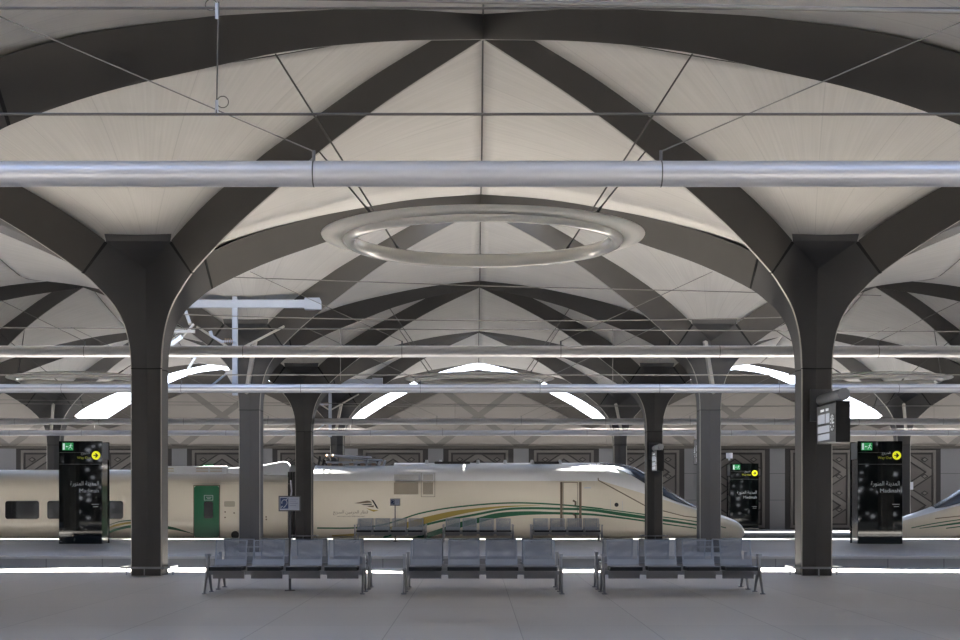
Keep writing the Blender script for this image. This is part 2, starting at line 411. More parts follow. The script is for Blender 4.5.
def make_column(root):
    b = MB(); j = MB()
    for dx, dy in ((1,1),(1,-1),(-1,1),(-1,-1)):
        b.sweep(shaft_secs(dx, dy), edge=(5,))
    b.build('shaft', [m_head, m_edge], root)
    b = MB(); kw = .030; N, NA = 44, 5
    ts = [.37] + [.372 + (1.07-.372)*(i/(N-1))**1.7 for i in range(N)]
    for dx, dy in ((1,1),(1,-1),(-1,1),(-1,-1)):
        s2 = 1/math.sqrt(2); L = Vector((-dy*s2, dx*s2, 0)); Rr = Vector((dx*s2, dy*s2, 0)); Z = Vector((0,0,1))
        keel = []; arc = [0]
        for i, t in enumerate(ts):
            z = 2.675 if i == 0 else max(2.69, smooth_tab(KEEL, t))
            tt = t - .068*max(0, 1-(t-.37)/.45)
            keel.append(Rr*(tt*math.sqrt(2)) + Z*(z+E0))
            if i: arc.append(arc[-1]+(keel[-1]-keel[-2]).length)
        iv = min(range(len(ts)), key=lambda i: abs(ts[i]-.763))
        end = rib_secs([1.08], dx, dy)[0]
        strips = []
        for sg in (1, -1):
            A = Vector((dx, 0, 0)) if (L*sg).dot(Vector((dx, 0, 0))) > 0 else Vector((0, dy, 0))
            C = end[2] if sg == 1 else end[3]
            V0 = A*.255 + Z*(2.675+E0); V1 = A*.375 + Z*(4.66+E0)
            rows = []
            for i in range(len(ts)):
                if i <= iv:
                    f = arc[i]/arc[iv]; F = V0.lerp(V1, f)
                else:
                    f = (arc[i]-arc[iv])/(arc[-1]-arc[iv]); F = V1.lerp(C, f)
                K = keel[i] + L*sg*kw*.55
                rows.append([K.lerp(F, j/NA) for j in range(NA+1)])
            vs = [p for r_ in rows for p in r_]; w_ = NA+1
            b.add(vs, [(i*w_+j, (i+1)*w_+j, (i+1)*w_+j+1, i*w_+j+1) for i in range(len(rows)-1) for j in range(NA)], 0, True)
            strips.append([r_[0] for r_ in rows])
        vs = strips[0]+strips[1]; n_ = len(strips[0])
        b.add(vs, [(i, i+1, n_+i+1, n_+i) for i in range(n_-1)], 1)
    for a in range(4):
        c, s_ = [(1,0),(0,1),(-1,0),(0,-1)][a]
        def P(m, l, z): return (c*m - s_*l, s_*m + c*l, z+E0)
        e = rib_secs([1.08], 1, 1)[0]
        cx, cy, cz = e[2]; m_, l_ = max(cx, cy), min(cx, cy); cz -= E0
        V, A1, A2 = P(.375, 0, 4.66), P(m_, -l_, cz), P(m_, l_, cz)
        T1, T2 = P(m_+.04, -l_-.03, cz+.17), P(m_+.04, l_+.03, cz+.17)
        b.add([V, A1, A2, T1, T2], [(0, 2, 1), (1, 2, 4, 3)])
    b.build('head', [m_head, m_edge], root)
    # recessed joints
    for dx, dy in ((1,1),(1,-1),(-1,1),(-1,-1)):
        s0 = section(.37, 2.655, 0, 1, dx, dy, .25, .19, .025); s1 = section(.37, 2.685, 0, 1, dx, dy, .25, .19, .025)
        j.sweep([s0, s1]); j.sweep(rib_secs([1.06, 1.10], dx, dy, .012))
    j.build('joint', m_joint, root)
    for dx, dy in ((1,1),(1,-1),(-1,1),(-1,-1)):
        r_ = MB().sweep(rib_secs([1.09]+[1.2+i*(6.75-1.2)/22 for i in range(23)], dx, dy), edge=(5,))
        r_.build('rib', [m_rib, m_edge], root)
def bumper(root):
    g = MB(); h = .50; z = .165
    c = .10
    p = [(h, -h+c), (h, h-c), (h-c, h), (-h+c, h), (-h, h-c), (-h, -h+c), (-h+c, -h), (h-c, -h)]
    secs = []
    for x, y in p+[p[0]]:
        k = 1-.07
        secs.append([(x, y, z-.02), (x, y, z+.02), (x*k, y*k, z+.02), (x*k, y*k, z-.02)])
    g.sweep(secs, caps=False)
    for x, y in ((0, -h*.95), (0, h*.95), (h*.95, 0), (-h*.95, 0)):
        g.tube([(x, y, 0), (x, y, z)], .012, 6)
    g.build('bumper_rail', m_leg, root)

ROWS = [3.0, 16.65, 30.3, 43.95, 57.6, 71.25]
XS = (-6.75, 6.75, -20.25, 20.25, -33.75, 33.75); SY = 13.65/13.5
names = {
 (-6.75, 16.65): 'nearest dark canopy column left of view, its rib arching over the photo top to the left',
 (6.75, 16.65): 'nearest dark canopy column right of view, its rib arching over the photo top to the right',
 (-6.75, 30.3): 'large dark forked canopy column standing left on the near platform beside the left bench',
 (6.75, 30.3): 'large dark forked canopy column standing right on the near platform carrying the display screen',
 (-6.75, 43.95): 'bluish grey canopy column on the middle platform in front of the green train door side',
 (6.75, 43.95): 'bluish grey canopy column on the middle platform in front of the locomotive nose',
 (-20.25, 43.95): 'canopy column on the front of the middle platform past the left edge, ribs meeting behind left column',
 (20.25, 43.95): 'canopy column on the front of the middle platform past the right edge, ribs meeting behind right column',
 (-6.75, 57.6): 'dark slender canopy column beside the gap between coach and locomotive',
 (6.75, 57.6): 'dark slender canopy column with small display in front of the locomotive windshield',
 (-20.25, 57.6): 'dark canopy column past the left edge near the train, its ribs showing at far left',
 (20.25, 57.6): 'dark canopy column past the right edge near the train, its ribs showing at far right',
 (-6.75, 71.25): 'farthest blue grey canopy column rising behind the pantograph',
 (6.75, 71.25): 'farthest blue grey canopy column rising behind the locomotive windshield',
 (-20.25, 71.25): 'farthest blue grey canopy column rising behind the left black totem',
 (20.25, 71.25): 'farthest blue grey canopy column rising behind the right black totem',
}
proto = None
for y in ROWS:
    for x in XS:
        if (x, y) in names:
            root = thing('canopy_column', names[(x, y)], 'column', (x, y, 0), 0, 'canopy columns')
        else:
            root = bpy.data.objects.new('column', None); COL.objects.link(root); root.location = (x, y, 0); struct(root)
        if proto is None:
            make_column(root); bumper(root); proto = root
        else:
            for ch in proto.children:
                c = ch.copy(); COL.objects.link(c); c.parent = root
        root.scale = (1, SY, 1)

# roof panels: one shell per column
def roof_shell(kind):
    b = MB(); NM, NQ = 26, 22
    for a in range(4):
        c, s_ = [(1,0),(0,1),(-1,0),(0,-1)][a]
        grid = []
        for iq in range(NQ+1):
            q = -1 + 2*iq/NQ
            mmax = 6.735
            if kind != 'full' and a == 3:
                u = abs(q)
                if kind == 'slot': mmax = 6.735 - lerp_tab([(0, 2.6), (.12, 2.5), (.35, 1.7), (.6, 1.1), (1, .95)], u)
                if kind == 'slotwide': mmax = 6.735 - lerp_tab([(0, 3.2), (1, 2.2)], u)
                if kind == 'slotfar': mmax = 6.735 - lerp_tab([(0, .30), (1, .45)], u)
            row = []
            for im in range(NM+1):
                f = im/NM; m = .80 + (mmax-.80)*f**1.1
                l = m*q; uu, vv = c*m - s_*l, s_*m + c*l
                row.append((uu, vv, web_z(uu, vv)))
            grid.append(row)
        vs = [p for r_ in grid for p in r_]; fs = []
        for i in range(NQ):
            for k in range(NM):
                o = i*(NM+1)+k; fs.append((o, o+NM+1, o+NM+2, o+1))
        b.add(vs, fs, 0, True)
    o = b.build('ceiling', m_roof, recalc=False)
    md = o.modifiers.new('solid', 'SOLIDIFY'); md.thickness = 0.10
    # faces must look down so the shell grows upwards
    bm = bmesh.new(); bm.from_mesh(o.data); bmesh.ops.remove_doubles(bm, verts=bm.verts, dist=.001)
    bmesh.ops.recalc_face_normals(bm, faces=bm.faces)
    up = sum(f.normal.z for f in bm.faces)
    if up > 0: bmesh.ops.reverse_faces(bm, faces=bm.faces)
    bm.to_mesh(o.data); bm.free()
    md.offset = -1.0
    return o
shells = {}
for y in ROWS:
    kind = 'slot' if y == 16.65 else 'slot' if y == 43.95 else ('slotfar' if y == 71.25 else 'full')
    for x in XS:
        if kind not in shells: shells[kind] = roof_shell(kind); o = shells[kind]
        else: o = shells[kind].copy(); COL.objects.link(o)
        o.location = (x, y, 0); o.scale = (1, SY, 1); struct(o)
# dark seam battens between shells
def seam(pts): struct(MB().tube(pts, .018, 4).build('trim', m_wire))
for X in (-13.5, 0, 13.5):
    for y in ROWS:
        lo = -6.75
        if y in (16.65, 43.95): lo = -5.8
        if y == 71.25: lo = -5.5
        seam([(X, y+v*SY, web_z(6.74, v)+.005) for v in [lo + i*(6.75-lo)/16 for i in range(17)]])
for Y in (23.475, 50.775):
    for x in (-6.75, 6.75, -20.25, 20.25):
        seam([(x+u, Y, web_z(6.74, u)+.005) for u in [-6.75+i*.84375 for i in range(17)]])

# ---------------------------------------------------------------- end wall with lattice panels and lunettes
YW = 78.5
b = MB().box((-34, YW, 0), (34, YW+.5, 4.33))
struct(b.build('wall_far', m_wall))
for i in range(-6, 7):      # pier joints
    xp = 2.25 + 4.5*i
    j = MB()
    for z in (1.55, 2.95): j.box((xp-.68, YW-.012, z-.01), (xp+.68, YW, z+.01))
    struct(j.build('trim', m_wallj))
def lattice_panel(x):
    root = thing('lattice_panel', '', 'wall panel', (x, YW, 0), 0, 'lattice wall panels')
    W, H0, H1 = 1.57, .10, 4.18
    MB().box((-W-.28, -.02, 0), (W+.28, .0, 4.33)).build('backing', m_latd, root)
    f = MB(); fw = .13
    for a, b_ in (((-W, -.12, H0), (-W+fw, -.02, H1)), ((W-fw, -.12, H0), (W, -.02, H1)), ((-W+fw, -.12, H1-fw), (W-fw, -.02, H1)), ((-W+fw, -.12, H0), (W-fw, -.02, H0+fw))):
        f.box(a, b_)
    f.build('frame', m_lat, root)
    xi, z0, z1 = W-fw-.10, H0+fw+.10, H1-fw-.10
    MB().box((-xi, -.05, z0), (xi, -.021, z1)).build('field', m_latf, root)
    d = MB(); dd = MB(); P_ = .88
    def clip_bar(xa, za, xb, zb, hw, mb, y0, y1):
        # band with vertical half height hw between two points, clipped to the field
        n = 8
        for k in range(n):
            p0, p1 = k/n, (k+1)/n
            x0_, x1_ = xa+(xb-xa)*p0, xa+(xb-xa)*p1; c0, c1 = za+(zb-za)*p0, za+(zb-za)*p1
            cl = lambda v: max(z0, min(z1, v))
            poly = [(x0_, cl(c0-hw)), (x1_, cl(c1-hw)), (x1_, cl(c1+hw)), (x0_, cl(c0+hw))]
            if poly[3][1]-poly[0][1] < .01 and poly[2][1]-poly[1][1] < .01: continue
            mb.add([(x, y1, z) for x, z in poly]+[(x, y0, z) for x, z in poly], [(0,1,2,3), (7,6,5,4), (0,4,5,1), (2,6,7,3), (1,5,6,2), (3,7,4,0)])
    zt = z1 - .05
    for k in range(5):
        for s_ in (-1, 1):
            a0, a1 = (0, xi*s_) if k % 2 == 0 else (xi*s_, 0)
            clip_bar(a0, zt-k*P_, a1, zt-(k+1)*P_, .24, dd, -.062, -.05)
            clip_bar(a0, zt-k*P_, a1, zt-(k+1)*P_, .15, d, -.11, -.062)
    dd.build('groove', m_latd, root); d.build('chevron', m_lat, root)
    for k in range(6):
        for xx in ((0, -.98, .98) if k % 2 == 0 else (0, -.98, .98)):
            zz = (zt - .56 - P_*k) if xx == 0 else (zt - .22 - P_*k)
            if not (z0+.15 < zz < z1-.1): continue
            q = MB()
            for s1, m__ in ((.17, 0), (.10, 1)):
                q.prism([(xx-s1*1.2, zz), (xx, zz-s1*.8), (xx+s1*1.2, zz), (xx, zz+s1*.8)], (0, -.05, 0), (1,0,0), (0,0,1), (0,-1,0), .065+.004*m__, m__)
            q.build('diamond', [m_latd, m_lat], root)
    return root
LATN = {-5: 'lattice wall panel hidden behind the left black totem and coach', -4: 'lattice wall panel top showing left of the left column above the coach', -3: 'lattice wall panel between the left column and the left black totem',
 -2: 'lattice wall panel above the coach with the small green exit sign', -1: 'lattice wall panel behind the pantograph above the train roof', 0: 'lattice wall panel at the photo centre above the train roof',
 1: 'lattice wall panel above the locomotive roof just before the windshield', 2: 'tall lattice wall panel behind the locomotive windshield and slender column', 3: 'tall lattice wall panel behind the farthest black totem',
 4: 'tall lattice wall panel between the right column and the right black totem', 5: 'tall lattice wall panel above the nose of the right-hand train'}
lp = None
for i in range(-5, 6):
    if lp is None: lp = lattice_panel(4.5*i); o = lp
    else: o = copy_tree(lp)
    o.location = (4.5*i, YW, 0); o['label'] = LATN[i]
# lunettes
LUN = [(0, 6.90), (1.41, 6.70), (2.6, 6.26), (3.72, 5.68), (4.9, 5.03), (5.7, 4.52), (6.15, 4.25), (6.74, 4.05)]
for X in (-27, -13.5, 0, 13.5, 27):
    top = [(x, smooth_tab(LUN, x)+E0) for x in [6.74*i/24 for i in range(25)]]
    outline = [(-x, z) for x, z in top[::-1]] + top[1:]
    poly = outline + [(6.74, 4.3), (-6.74, 4.3)]
    struct(MB().prism(poly, (X, YW+.1, 0), (1,0,0), (0,0,1), (0,1,0), .4).build('wall_far', m_lun))
    # arched rim beam standing proud of the lunette
    def off(x, z, d):
        k = 1 - d/7.2; return (x*k, 4.2 + (z-4.2)*(1-d/4.6))
    inner = [off(x, z, .85) for x, z in outline]
    b = MB()
    n = len(outline)
    for yy in (0,):
        vs = [(X+x, YW-.25, z) for x, z in outline] + [(X+x, YW-.25, z) for x, z in inner] + [(X+x, YW+.12, z) for x, z in outline] + [(X+x, YW+.12, z) for x, z in inner]
        fs = []
        for i in range(n-1):
            fs += [(i, i+1, n+i+1, n+i), (2*n+i, 3*n+i, 3*n+i+1, 2*n+i+1), (i, 2*n+i, 2*n+i+1, i+1), (n+i, n+i+1, 3*n+i+1, 3*n+i)]
        fs += [(0, n, 3*n, 2*n), (n-1, 3*n-1, 4*n-1, 2*n-1)]
        b.add(vs, fs)
    struct(b.build('trim', m_rib))
    # broad diagonal bands, lattice vertices on the wall top at every 4.5 m
    b = MB()
    for s_ in (-1, 1):
        for x0 in (-6.75, -2.25, 2.25, 6.75):
            pts = []
            for t in (0, 1):
                pass
            L = 6.5; sl = .74; hw = .26
            for (tx0, tx1) in ((0, L),):
                # clip end under the rim
                tmax = 0
                for k in range(1, 60):
                    tt = L*k/60; xx = x0+s_*tt; zz = 4.33+sl*tt
                    if abs(xx) > 6.3 or zz > 4.2+(smooth_tab(LUN, min(abs(xx)/.88, 6.74))+E0-4.2)*.86: break
                    tmax = tt
                if tmax < .4: continue
                a = (x0-hw, 4.33); c = (x0+hw, 4.33); e = (x0+s_*tmax+hw, 4.33+sl*tmax); g = (x0+s_*tmax-hw, 4.33+sl*tmax)
                b.prism([a, c, e, g], (X, YW+.1, 0), (1,0,0), (0,0,1), (0,-1,0), .03+.004*s_)
    struct(b.build('trim', m_lunb))
struct(MB().box((-34, YW-.06, 4.26), (34, YW+.06, 4.40)).build('trim', m_rib))

# ---------------------------------------------------------------- suspended rings
def ring_light(X, Y, label):
    root = thing('ring_fixture', label, 'ceiling fixture', (X, Y, E0+4.12), 0, 'suspended rings')
    def lathe(prof, name, mat, n=96):
        b = MB(); k = len(prof)
        vs = []
        for i in range(n):
            a = 2*math.pi*i/n
            vs += [(r*math.cos(a), r*math.sin(a), z) for r, z in prof]
        fs = [(i*k+j, i*k+(j+1) % k, ((i+1) % n)*k+(j+1) % k, ((i+1) % n)*k+j) for i in range(n) for j in range(k)]
        b.add(vs, fs, 0, True); return b.build(name, mat, root)
    lathe([(2.17, -.03), (2.53, .03), (2.54, .05), (2.17, .10)], 'flange', m_ringf)
    lathe([(2.10+.115*math.cos(t), .0+.115*math.sin(t)) for t in [2*math.pi*i/14 for i in range(14)]], 'ring_tube', m_ring)
    for sx in (-1, 1):
        for sd in (-1, 1):
            t = 3.87; kz = smooth_tab(KEEL, t) - 4.12
            a = Vector((sx*(6.75-t), sd*(6.75-t), kz)); e = Vector((sx*(1.36 if sd < 0 else 1.64), -sd*(2.04 if sd < 0 else 1.86), .06))
            c = MB().tube([a, e], .014, 6)
            dv = (a-e).normalized(); c.tube([e+dv*.05, e+dv*.35], .026, 6)
            c.build('cable', m_wire, root)
    return root
ring_light(0, 23.475, 'large cream ring hanging on cables under the near vault, topmost ring in view')
ring_light(0, 50.775, 'small distant cream ring hanging at the centre above the locomotive')
ring_light(-13.5, 50.775, 'distant cream ring hanging at far left behind the left column')
ring_light(13.5, 50.775, 'distant cream ring hanging at far right behind the right column')

# ---------------------------------------------------------------- long suspended pipes
def pipe(Y, label, half, z=E0+3.108, r=.122):
    root = thing('suspended_pipe', label, 'pipe', (0, Y, z), 0, 'horizontal steel pipes')
    MB().tube([(-half, 0, 0), (half, 0, 0)], r, 28).build('tube', m_steel, root)
    c = MB(); h = MB()
    n = int(half/3.375)
    for i in range(-n, n+1):
        x = 3.3*i + 1.65
        if abs(x) > half-.2: continue
        MB().tube([(x-.006, 0, 0), (x+.006, 0, 0)], r+.004, 24).build('collar', m_wire, root)
        if i % 2 == 0 or True:
            pass
    for i in (-5, -3, -1, 0, 2, 4):
        x = 3.3*i + 1.65
        if abs(x) > half: continue
        zt = 1.2
        MB().tube([(x, 0, r*.9), (x, 0, r+.10)], .016, 8).build('lug', m_post, root)
        # stay running up to the rib
        s_ = -1 if i < 0 else 1
        MB().tube([(x, 0, r+.09), (x+s_*3.3, .9, 1.80)], .007, 5).build('stay', m_wirel, root)
    return root
pipe(14.16, 'thick silver steel pipe crossing the whole width above, nearest of the five pipes', 20)
pipe(31.0, 'pale steel pipe crossing just behind the two big columns, bright underside', 20)
pipe(41.16, 'steel pipe crossing in front of the bluish columns, below the bright one', 20)
pipe(58.3, 'thin pale steel pipe crossing behind the slender dark columns', 24)
pipe(68.16, 'lowest and farthest steel pipe crossing just above the wall panels', 24)

# ---------------------------------------------------------------- overhead wires
def wire(pts, label, r=.012, mat=None, name='overhead_wire', cat='wire', group='overhead wires'):
    o = MB().tube(pts, r, 6).build(name, mat or m_wirel); return tag(o, label, cat, group)
def sag(x0, x1, y, z0, z1, s, n=12):
    return [(x0+(x1-x0)*i/n, y, z0+(z1-z0)*i/n - 4*s*(i/n)*(1-i/n)) for i in range(n+1)]
wire([(-20, 11.5, E0+2.985), (20, 11.5, E0+2.985)], 'dark taut wire crossing the view just above the thick near pipe', .011, m_wire)
wire([(-2.4, 12.8, E0+4.34), (20, 12.8, E0+3.86)], 'pale wire sloping down to the right along the top edge of the photo', .02)
wire([(-20, 13.2, E0+4.37), (20, 13.2, E0+4.36)], 'dark wire crossing along the very top edge of the photo', .012, m_wire)
dr = thing('dropper', 'thin vertical dropper cable with small loop at upper left', 'cable', (-2.11, 11.5, E0+2.985))
d = MB().tube([(0, 0, 0), (0, .1, .90)], .006, 6); d.build('cable', m_wire, dr)
for z0, sg in ((.05, 1), (.80, -1)):
    l = MB().tube([(sg*(.045*(1-math.cos(t)))*1.0, .02, z0+.045*math.sin(t)+.05) for t in [2*math.pi*i/14 for i in range(15)]], .004, 5); l.build('loop', m_wire, dr)
    MB().tube([(0, .01, z0-.06), (0, .01, z0+.06)], .013, 6).build('clamp', m_galv, dr)
wire([(-24, 33.8, E0+2.86), (24, 33.8, E0+2.86)], 'thin contact wire between the two middle pipes', .013)
wire(sag(-6.85, 6.85, 34.0, E0+4.26, E0+4.19, .11), 'upper messenger wire spanning behind the big columns', .012)
wire(sag(-24, 24, 34.3, E0+4.04, E0+3.85, .0), 'second messenger wire sloping behind the big columns', .012)
wire([(-9.0, 33.5, E0+5.15), (0, 33.8, E0+4.88), (9, 33.5, E0+4.62)], 'pale wire crossing just beneath the big ring', .011)
wire([(-24, 39.3, E0+2.98), (24, 39.3, E0+2.98)], 'second thin contact wire above the blue grey pipe', .010, m_wire)
wire(sag(-24, 24, 60.9, E0+4.20, E0+3.88, .1), 'far messenger wire above the coach', .014)
wire(sag(-24, 24, 69.3, E0+4.55, E0+4.45, .1), 'farthest messenger wire in front of the lunettes', .014)
wire([(-24, 62.2, E0+3.0), (24, 62.2, E0+3.0)], 'contact wire directly above the train', .008)
for i, (x, Y) in enumerate(((-3.5, 37.2), (3.3, 37.2), (-13.2, 62.2), (-1.0, 62.2), (6.9, 62.2), (14.1, 62.2), (19.0, 62.2))):
    zt = E0 + (4.3 if Y < 40 else 4.1)
    o = MB().tube([(x, Y, E0+3.0), (x, Y, zt)], .010, 5).build('dropper_rod', m_wirel)
    tag(o, ['thin vertical dropper rod in the left half behind the bright pipe', 'thin vertical dropper rod in the right half behind the bright pipe', 'far dropper rod left, above the left totem',
            'far dropper rod near the centre over the train', 'far dropper rod above the locomotive windshield', 'far dropper rod right of the farthest totem', 'far dropper rod above the right totem'][i], 'rod', 'dropper rods')

# catenary supports
def catenary(Y, xc, label, rod=True):
    root = thing('catenary_support', label, 'catenary support', (xc, Y, 0), 0, 'catenary supports')
    z = E0+5.50
    MB().box((-2.25, -.09, z-.11), (2.25, .09, z+.11)).build('crossbeam', m_galv, root, bevel=.01)
    for s_ in (-1, 1):
        e = MB().box((min(s_*1.95, s_*2.42), -.13, z-.16), (max(s_*1.95, s_*2.42), .13, z+.16))
        for bx in (2.03, 2.13, 2.23):
            for bz in (-.08, .08): e.tube([(s_*bx, -.15, z+bz), (s_*bx, .15, z+bz)], .018, 6)
        e.build('end_bracket', m_galv, root)
    m = MB().box((-.07, -.07, E0+2.95), (.07, .07, z+.2)); m.build('mast', m_galv, root)
    for s_ in (-1, 1):
        MB().tube([(s_*.02, 0, E0+4.18), (s_*1.25, .9, E0+4.98)], .035, 6).build('strut', m_beige, root)
    a = MB().tube([(0, -.1, E0+4.45), (-.35, -.15, E0+4.43), (-.62, -.2, E0+4.58)], .04, 8)
    a.tube([(-.62, -.2, E0+4.58), (-.66, -.2, E0+4.72)], .05, 8); a.build('cantilever_arm', m_galv, root)
    g = MB()
    for k in range(5): g.tube([(-.05-k*.05, -.13, E0+4.45), (-.06-k*.05, -.13, E0+4.45)], .075, 10)
    g.build('insulator', m_insul, root)
    g = MB().prism([(-.30, E0+3.65), (0.02, E0+3.65), (0.02, E0+3.1)], (0, -.04, 0), (1,0,0), (0,0,1), (0,1,0), .08); g.build('gusset', m_beige, root)
    MB().tube([(-.25, 0, E0+3.55), (-.62, 0, E0+3.25)], .03, 6).build('steady_arm', m_galv, root)
    if rod:
        MB().tube([(-1.25, -1.0, E0+5.35), (-.95, -1.6, E0+4.75)], .05, 8).build('hanger', m_beige, root)
        g = MB().cbox((-1.1, -1.6, E0+4.55), (.55, .12, .08)); g.tube([(-.85, -1.6, E0+4.75), (-1.25, -1.6, E0+4.28)], .035, 8); g.build('pulley_frame', m_beige, root)
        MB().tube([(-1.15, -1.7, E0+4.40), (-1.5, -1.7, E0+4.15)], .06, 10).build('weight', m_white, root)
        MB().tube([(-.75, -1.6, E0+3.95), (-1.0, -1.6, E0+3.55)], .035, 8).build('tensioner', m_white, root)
catenary(41.6, -6.84, 'pale blue catenary beam with hanging mast right of the left big column')
catenary(68.6, -6.84, 'distant catenary mast and beam above the pantograph', False)
for (x, y, lab) in ((-6.75, 43.45, 'slanting brace in front of the left bluish column'), (6.75, 43.45, 'slanting brace in front of the right bluish column'),
                    (-6.75, 70.75, 'slanting brace at the far column above the pantograph'), (6.75, 70.75, 'slanting brace at the far column above the windshield'),
                    (-20.25, 70.75, 'slanting brace at the far column above the left totem'), (20.25, 70.75, 'slanting brace at the far column above the right totem')):
    s_ = 1 if x < 0 else -1
    o = MB().tube([(x-.06*s_, y, E0+3.15), (x+.32*s_, y-.9, E0+4.55)], .075, 4).build('brace', m_beige); tag(o, lab, 'brace', 'slanting braces')

# ---------------------------------------------------------------- benches
def make_bench():
    root = thing('bench', '', 'bench')
    W = .52
    for i in range(4):
        x = -.93 + .62*i
        # seat pan with rolled front lip
        secs = []
        prof = [(-.415, .447), (-.40, .450), (-.385, .448), (-.2, .44), (0, .435), (.12, .445)]
        b = MB(); th = .012
        for sx in (-W/2, W/2):
            secs.append([(x+sx, y, z) for y, z in prof] + [(x+sx, y, z-th) for y, z in prof[::-1]])
        b.sweep(secs); s_ = b.build('seat', m_seatp, root)
        u = MB().box((x-W/2, -.425, .382), (x+W/2, .06, .442)); u.build('seat_shade_box', m_seatd, root)  # dark box painting the shade below the front lip
        # backrest: solid border with perforated sheet
        def bp(z): return .12 + (z-.45)*.36
        g = MB(); zc0, zc1 = .45, .86
        def quad(xa, xb, za, zb, mb, thick=.012):
            p = [(xa, bp(za), za), (xb, bp(za), za), (xb, bp(zb), zb), (xa, bp(zb), zb)]
            q = [(a, c+thick, e) for a, c, e in p]
            mb.add(p+q, [(0,1,2,3), (7,6,5,4), (0,4,5,1), (1,5,6,2), (2,6,7,3), (3,7,4,0)])
        quad(x-W/2, x+W/2, .45, .545, g); quad(x-W/2, x+W/2, .845, .86, g)
        quad(x-W/2, x-W/2+.022, .545, .845, g); quad(x+W/2-.022, x+W/2, .545, .845, g)
        bk = g.build('backrest', m_seatp, root)
        h = MB(); z0, z1 = .545, .845; xa, xb = x-W/2+.022, x+W/2-.022
        h.add([(xa, bp(z0)+.005, z0), (xb, bp(z0)+.005, z0), (xb, bp(z1)+.005, z1), (xa, bp(z1)+.005, z1)], [(0,1,2,3)])
        h.build('perforated_sheet', m_seat, bk)
        MB().box((x-W/2+.005, -.06, .238), (x+W/2-.005, .0, .356)).build('under_plate', m_beam, root)
        MB().box((x-.02, .0, .36), (x+.02, .14, .43)).build('bracket', m_beam, root)
    MB().box((-1.26, -.03, .30), (1.25, .03, .365)).build('beam', m_leg, root)
    MB().box((-1.23, .06, .33), (1.23, .10, .42)).build('rear_beam', m_beam, root)
    for sx in (-1.275, 1.275):
        for sy in (-1, 1):
            l = MB().tube([(sx, sy*.03, .40), (sx, sy*.20, .20), (sx, sy*.33, .02)], [.032, .026, .018], 8)
            l.tube([(sx, sy*.33, 0.0), (sx, sy*.33, .018)], .045, 12)
            l.build('leg', m_leg, root)
        a = MB().box((sx-.022, -.07, .36), (sx+.022, .07, .60)); 
        a.prism([(-.16, .59), (.12, .59), (.12, .635), (-.14, .645)], (sx-.028, 0, 0), (0,1,0), (0,0,1), (1,0,0), .056)
        a.build('armrest', m_leg, root)
    return root
bench = make_bench(); first = True
def place_bench(x, y, rz, label, group):
    global first
    if first: o = bench; first = False
    else: o = copy_tree(bench)
    o.location = (x, y, 0); o.rotation_euler = (0, 0, rz); o['label'] = label; o['group'] = group
for x, n in ((-3.215, 'left'), (0, 'middle'), (3.235, 'right')):
    place_bench(x, 24.35, 0, f'{n} four-seat perforated steel bench facing the viewer on the near platform', 'near platform benches')
    place_bench(x, 25.65, math.pi, f'four-seat steel bench facing the train, back to back behind the {n} near bench', 'near platform benches')
    x2 = x-.04
    place_bench(x2, 54.3, 0, f'distant four-seat steel bench on the middle platform, {n} one of the front three', 'middle platform benches')
    place_bench(x2, 55.6, math.pi, f'distant four-seat steel bench facing the train behind the {n} distant one', 'middle platform benches')

# ---------------------------------------------------------------- accessibility sign posts
def signpost(x, y, label):
    root = thing('sign_post', label, 'sign', (x, y, 0), 0, 'sign posts by the benches')
    MB().tube([(0, .03, 0), (0, .03, 1.5)], .022, 10).build('post', m_post, root)
    MB().tube([(0, .03, 0), (0, .03, .015)], .09, 16).build('base_plate', m_post, root)
    MB().box((-.185, -.015, 1.33), (.185, .015, 1.59)).build('panel', m_post, root)
    f = MB().box((-.165, -.02, 1.35), (.165, -.015, 1.57)); f.build('face', m_pale, root)
    g = MB().box((-.155, -.024, 1.375), (-.02, -.02, 1.555)); g.build('pictogram_field', m_blue, root)
    p = MB()
    # ear with diagonal stroke
    arc = [(-.085+.045*math.cos(t), -.026, 1.475+.05*math.sin(t)) for t in [math.radians(200-i*22) for i in range(12)]]
    p.tube(arc, .007, 5); p.tube([(-.045, -.026, 1.455), (-.085, -.026, 1.40)], .007, 5)
    for k in (0, .045): p.tube([(-.145+k, -.026, 1.39), (-.115+k, -.026, 1.42)], .008, 5)
    p.tube([(-.06, -.026, 1.52), (-.03, -.026, 1.545)], .008, 5)
    p.build('pictogram', m_pale, root)
    t = MB()
    for k in range(4): t.box((.0, -.022, 1.53-k*.035), (.14-.03*(k % 2), -.02, 1.54-k*.035))
    t.build('caption_lines', M('caption_grey', (.35, .36, .5), .6) if 'caption_grey' not in bpy.data.materials else bpy.data.materials['caption_grey'], root)
signpost(-3.23, 24.95, 'small blue and white pictogram sign on a post standing behind the left bench')
signpost(-3.10, 54.95, 'tiny blue pictogram sign on a post among the distant benches')

